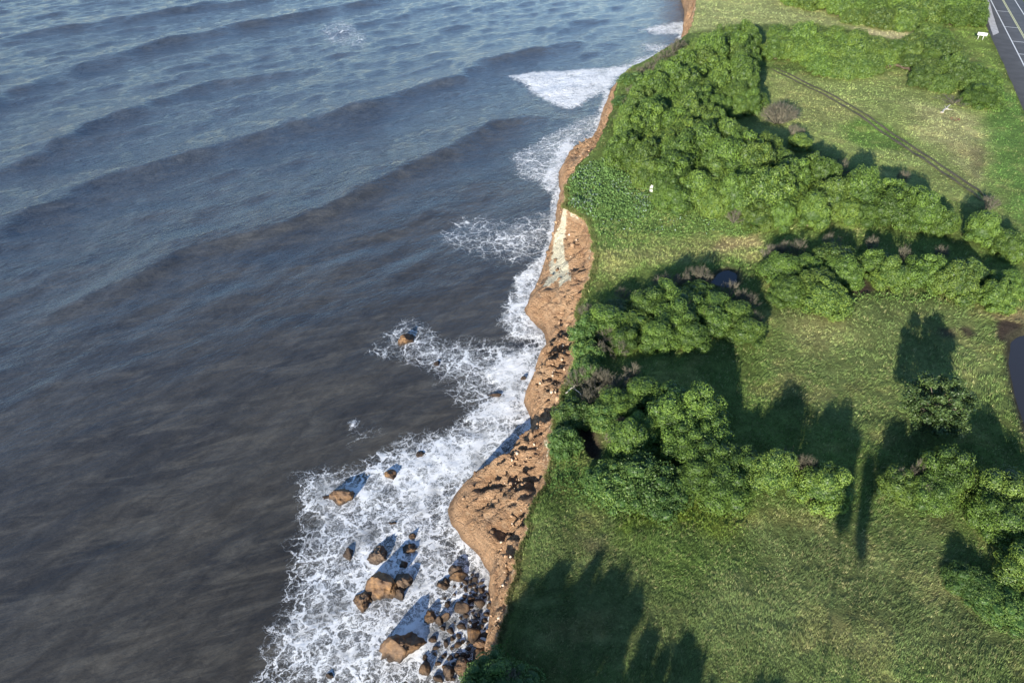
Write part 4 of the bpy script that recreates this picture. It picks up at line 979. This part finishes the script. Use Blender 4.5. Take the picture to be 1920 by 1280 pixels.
# fallen clods and pale fragments lying on the cliff face
deb = MB(); g = np.random.default_rng(44)
cv = np.array([v_.co[:] for v_ in cm.vertices]).reshape(len(ys), NS, 3)
for k in range(1500):
    yy_ = g.uniform(26, 150) if k % 2 else g.uniform(28, 70); i = int(np.argmin(np.abs(ys - yy_))); j = int(np.clip(g.normal(15, 2.5) if k % 4 else g.uniform(6, 42), 4, NS - 4))
    c = cv[i, j] + g.uniform(-.15, .15, 3); r = .03 + .15 * g.uniform(0, 1) ** 5
    e = g.normal(0, 1, (3, 3)); e, _ = np.linalg.qr(e)
    deb.box(c, np.array([r, r * .8, r * .6]), e, g.uniform(0, 1))
for k in range(120):                              # slumped clods
    yy_ = g.uniform(27, 110); i = int(np.argmin(np.abs(ys - yy_))); j = int(g.integers(9, NS - 3))
    r = .10 + .34 * g.uniform(0, 1) ** 2.5; q = CSV * (1 + .35 * fbm(CSV[:, 0] * 1.7 + k, CSV[:, 1] * 1.7 + CSV[:, 2] * 1.5, 3, 13))[:, None]
    deb.add(cv[i, j] + q * r * g.uniform(.7, 1.3, 3), CSF, g.uniform(.1, .62))
t = NT('cliff_fragment'); f = t.attr('rnd').outputs['Fac']
c = t.mix(t.ss(f, .35, .6), (.16, .10, .06), (.40, .26, .16)); c = t.mix(t.ss(f, .75, 1.0), c, (.66, .54, .42))
M['frag'] = t.done(t.pbr(c, .9, .2))
tag(ob('rubble', deb.build('rubble', [M['frag']])), kind='stuff')

# ------------------------------------------------------------------ small things on the land
x, y = P(1838, 75, LAND); az = R(32); zt = gz(x, y)
o = thing('sign_board', 'blank white board on two white posts standing in the grass beside the road', 'sign', (x, y, zt), -az, (.85, .85, .9))
mb = MB(); mb.box([0, 0, 1.55], np.array([1.35, .09, .42])); ob('panel', mb.build('panel', [M['white']]), o)
mb = MB(); mb.box([-1.37, 0, 1.55], np.array([.05, .12, .44])); ob('end_shade', mb.build('end_shade', [M['black']]), o)  # black piece painting in the shadowed left end of the panel
for sx in (-.75, .55):
    mb = MB(); mb.box([sx, .13, .75], np.array([.06, .035, 1.0])); ob('post', mb.build('post', [M['white']]), o)
x, y = P(1223, 360, LAND); zt = gz(x, y)
o = thing('utility_box', 'small white faced box with black sides half hidden among the shrubs', 'box', (x, y, zt), R(38))
mb = MB(); mb.box([0, 0, .55], np.array([.32, .36, .70])); ob('case', mb.build('case', [M['black']]), o)
mb = MB(); mb.box([-.345, 0, .60], np.array([.03, .34, .62])); ob('front_panel', mb.build('front_panel', [M['white']]), o)
def log(pts, r, mat, lb, lift=.2, br=3, name='fallen_log'):
    p = np.array([(*P(u, v, LAND), 0) for u, v in pts]); p[:, 2] = [gz(a, b) + lift for a, b, _ in p]
    k = np.linspace(0, len(p) - 1, 9); q = np.stack([np.interp(k, np.arange(len(p)), p[:, i]) for i in range(3)], 1)
    g = np.random.default_rng(int(pts[0][0])); q += g.normal(0, r * .35, q.shape)
    mb = MB(); mb.tube(q, np.linspace(r, r * .45, 9), 7, .4)
    for b in range(br):
        i = int(g.integers(3, 8)); d = g.normal(0, 1, 3); d[2] = abs(d[2]) * .6; d = d / np.linalg.norm(d) * r * g.uniform(4, 8)
        mb.tube([q[i], q[i] + d * .5, q[i] + d + g.normal(0, r * .4, 3)], [r * .35, r * .25, r * .1], 5, .6)
    return tag(ob(name, mb.build(name, [mat], True)), lb, 'log')
log([(1764, 215), (1771, 208), (1780, 200)], .20, M['deadwood'], 'bleached white fallen log on the dry grass below the roadside clump')
log([(1664, 127), (1680, 124), (1698, 131), (1716, 138)], .42, M['darkwood'], 'dark brown fallen trunk between the upper meadow clump and the roadside clump', .25)
log([(1689, 124), (1697, 110), (1708, 95)], .13, M['deadwood'], 'thin pale dead trunk leaning on the left side of the roadside clump', 1.0)
log([(1060, 742), (1075, 733), (1090, 748)], .07, M['deadwood'], 'thin pale bare branch lying on the clifftop above the gully', .5)
log([(1068, 712), (1082, 695), (1096, 690)], .07, M['deadwood'], 'thin pale curved branch at the clifftop beside the grey leafless scrub', .7)
x, y = P(1788, 195, LAND)
place(DRY[2], ('stems', 'twigs'), 'dead_bush', 'sprawling grey dead bush at the head of the bleached white log', 'dead bush', x, y, (1.7, 1.3, .45), 2.)
x, y = P(1752, 156, LAND + 1.)
mb = MB(); g = np.random.default_rng(5)
Vm = CSV * np.array([1.6, 1.3, 1.3]); Vm = Vm * (1 + .18 * fbm(Vm[:, 0] * 1.7, Vm[:, 1] * 1.7 + Vm[:, 2], 3, 9)[:, None]); mb.add(Vm, CSF, .5)
tag(ob('earth_mound', mb.build('earth_mound', [M['mud']], True), None, (x, y - .5, LAND + .5)), 'bare brown mound of earth in a notch of the roadside clump', 'mound')
x, y = P(1790, 225, LAND)
o = thing('stone_ring', 'small ring of grey stones on the bare dry grass below the dead bush', 'stone ring', (x, y, gz(x, y)))
for k in range(10):
    a = k * .628; q = ob('stone', SM[k % 7], o, (.75 * math.cos(a), .75 * math.sin(a), .05)); q.scale = (.22, .19, .17); q.rotation_euler = (0, 0, k)

# ------------------------------------------------------------------ grass and low growth
g = np.random.default_rng(77)
def grass_mesh(name, x, y, nb, h, wdt, col, lean, spread=.28, z=None):
    n = len(x); z = ground_z(x, y) - .03 if z is None else z
    bx_ = np.repeat(x, nb) + g.normal(0, 1, n * nb) * np.repeat(h, nb) * spread; by_ = np.repeat(y, nb) + g.normal(0, 1, n * nb) * np.repeat(h, nb) * spread
    bz = np.repeat(z, nb); hh_ = np.repeat(h, nb) * g.uniform(.5, 1.25, n * nb); ww = np.repeat(wdt, nb) * g.uniform(.7, 1.3, n * nb)
    a = g.uniform(0, np.pi, n * nb); d = np.repeat(lean, nb, 0) + g.normal(0, .38, (n * nb, 2))
    sx = np.cos(a) * ww * .5; sy = np.sin(a) * ww * .5
    b = np.stack([bx_, by_, bz], 1); s_ = np.stack([sx, sy, 0 * sx], 1)
    tip = b + np.stack([d[:, 0] * hh_, d[:, 1] * hh_, hh_], 1)
    V = np.stack([b - s_, b + s_, tip], 1).reshape(-1, 3)
    c = np.repeat(col * g.uniform(.65, 1.45, (n, 1)), nb, 0) * g.uniform(.8, 1.25, (n * nb, 1))
    return mesh(name, V, np.arange(len(V)).reshape(-1, 3), [M['grass']], False, {'col': np.repeat(np.clip(c, 0, .9), 3, 0)})
N = 420000
r = np.exp(g.uniform(math.log(20), math.log(270), N)); a = g.uniform(R(-8), R(66), N)
x = r * np.sin(a); y = r * np.cos(a)
ok = (x > xt(y) + .12) & (y > 14)
dist_r = (np.stack([x, y], 1) - a0) @ rb; ok &= dist_r < oL - .3
for pl_ in (pond_poly, pud_poly, gully_poly): ok &= poly_sd(pl_, x, y) < -.1
for pl_, wt in MW: ok &= ~((poly_sd(pl_, x, y) > .2) & (g.uniform(0, 1, N) < wt))
sh_ = np.array(shrubs)
gridk = {}
for sx, sy, sr in sh_:
    m = (np.abs(x - sx) < sr * .8) & (np.abs(y - sy) < sr * .8); ok &= ~(m & (np.hypot(x - sx, y - sy) < sr * .8))
tkd = line_d(PL(tk, LAND), x, y)[0]; ok &= ~((tkd > .2) & (tkd < 1.35))
x, y, r = x[ok], y[ok], r[ok]
cl = fbm(x / 1.1, y / 1.1, 3, 301); k = g.uniform(0, 1, len(x)) < .45 + .75 * cl; x, y, r = x[k], y[k], r[k]
sc_ = (r / 45) ** .55
col = ground_col(x, y) * np.array([1.40, 1.56, 1.42])
st = (g.uniform(0, 1, len(x)) < .13 + .22 * np.clip(fbm(x / 4., y / 4., 3, 311), -.5, 1))[:, None]
col = np.where(st, col * .55 + np.array([.22, .19, .095]), col)
ang = R(35) + 1.3 * fbm(x / 6., y / 6., 2, 321)
lean = np.stack([np.cos(ang), np.sin(ang)], 1) * .75
sc_ = sc_ * np.where(r > 105, .62, 1.0); h_ = .20 * sc_ * (1 + .5 * fbm(x / 3., y / 3., 2, 331))
gm2 = grass_mesh('grass', x, y, 5, h_, .046 * sc_, col, lean)
tag(ob('grass', gm2), kind='stuff')
print('grass clumps', len(x))
# fringe hanging over the cliff edge
n = 7000; y = 20 + 85 * g.uniform(0, 1, n) ** 1.2; x = xt(y) + g.uniform(-.08, .4, n); rr_ = np.hypot(x, y)
col = ground_col(x, y) * 1.3; st = (g.uniform(0, 1, n) < .35)[:, None]; col = np.where(st, col * .5 + np.array([.20, .16, .085]), col)
gm3 = grass_mesh('edge_grass', x, y, 6, .26 * (rr_ / 45) ** .5, .06 * (rr_ / 45) ** .8, col, np.tile([[-.35, -.1]], (n, 1)))
tag(ob('edge_grass', gm3), kind='stuff')
# low leafy weeds
WEED = [([(1062,350),(1085,318),(1130,298),(1205,350),(1232,385),(1200,410),(1120,412),(1065,385)], 4.5, .45, (.105,.180,.052), .16),
 ([(1110,400),(1250,395),(1420,425),(1430,445),(1250,440),(1115,450)], .8, .35, (.10,.165,.045), .12),
 ([(1040,830),(1070,848),(1100,880),(1150,925),(1240,945),(1150,960),(1060,930),(1020,915)], 3.2, .45, (.060,.120,.028), .02),
 ([(1150,925),(1240,940),(1400,955),(1400,1000),(1280,1000),(1180,965)], 2.6, .40, (.085,.128,.022), .0),
 ([(1060,600),(1110,560),(1115,690),(1070,750),(1050,790),(1075,680)], 2.5, .6, (.055,.105,.030), .05),
 ([(890,1235),(930,1200),(1000,1250),(1040,1300),(860,1300)], 3.5, .6, (.050,.110,.022), .0),
 ([(1100,690),(1190,690),(1200,800),(1130,800),(1060,760)], 2.2, .6, (.085,.115,.045), .10),
 ([(1820,1060),(1860,1050),(1920,1105),(1960,1160),(1850,1130)], 2.8, .5, (.075,.145,.030), .0),
 ([(1440,570),(1580,585),(1600,550),(1740,550),(1860,580),(1780,570),(1600,570),(1560,600)], 1.8, .4, (.10,.165,.040), .0),
 ([(1820,190),(1875,150),(1890,210),(1850,215)], 1.2, .6, (.095,.165,.035), .0)]
WV = []; WC = []
for pl_, dn, hh_, col, pale in WEED:
    q = PL(pl_, LAND); lo, hi = q.min(0), q.max(0); n = int((hi - lo).prod() * dn * 9); p = g.uniform(lo, hi, (n, 2))
    sd0 = poly_sd(q, p[:, 0], p[:, 1]); p = p[(sd0 > g.uniform(-.6, 1.2, n)) & (p[:, 0] > xt(p[:, 1]) + .05) & (poly_sd(gully_poly, p[:, 0], p[:, 1]) < -.4)]
    n = len(p); rr_ = np.hypot(p[:, 0], p[:, 1]); hz = hh_ * np.clip(.75 + .9 * fbm(p[:, 0] / 1.3, p[:, 1] / 1.3, 3, 341), .1, 2)
    P3 = np.c_[p, ground_z(p[:, 0], p[:, 1]) + hz * g.uniform(.35, 1, n)]
    V, F = leaves(g, P3, np.tile([[-.1, -.35, .8]], (n, 1)), .17, .7); V = P3.repeat(4, 0) + (V - P3.repeat(4, 0)) * np.clip(rr_ / 85, .8, 1.3).repeat(4)[:, None]
    cc = np.array(col) * 1.25 * g.uniform(.55, 1.5, (n, 1)); m = g.uniform(0, 1, n) < pale * (fbm(p[:, 0] / 2.5, p[:, 1] / 2.5, 3, 351) > .05); cc[m] = np.array([.26, .33, .27])
    WV.append(V); WC.append(cc.repeat(4, 0))
V = np.concatenate(WV)
tag(ob('weeds', mesh('weeds', V, np.arange(len(V)).reshape(-1, 4), [M['grass']], False, {'col': np.concatenate(WC)})), kind='stuff')
print('weeds', len(V) // 4, 'stones', len(keep))
for o in bpy.data.objects:
    if 'label' in o and not 4 <= len(o['label'].split()) <= 16: print('LABEL', len(o['label'].split()), o['label'])
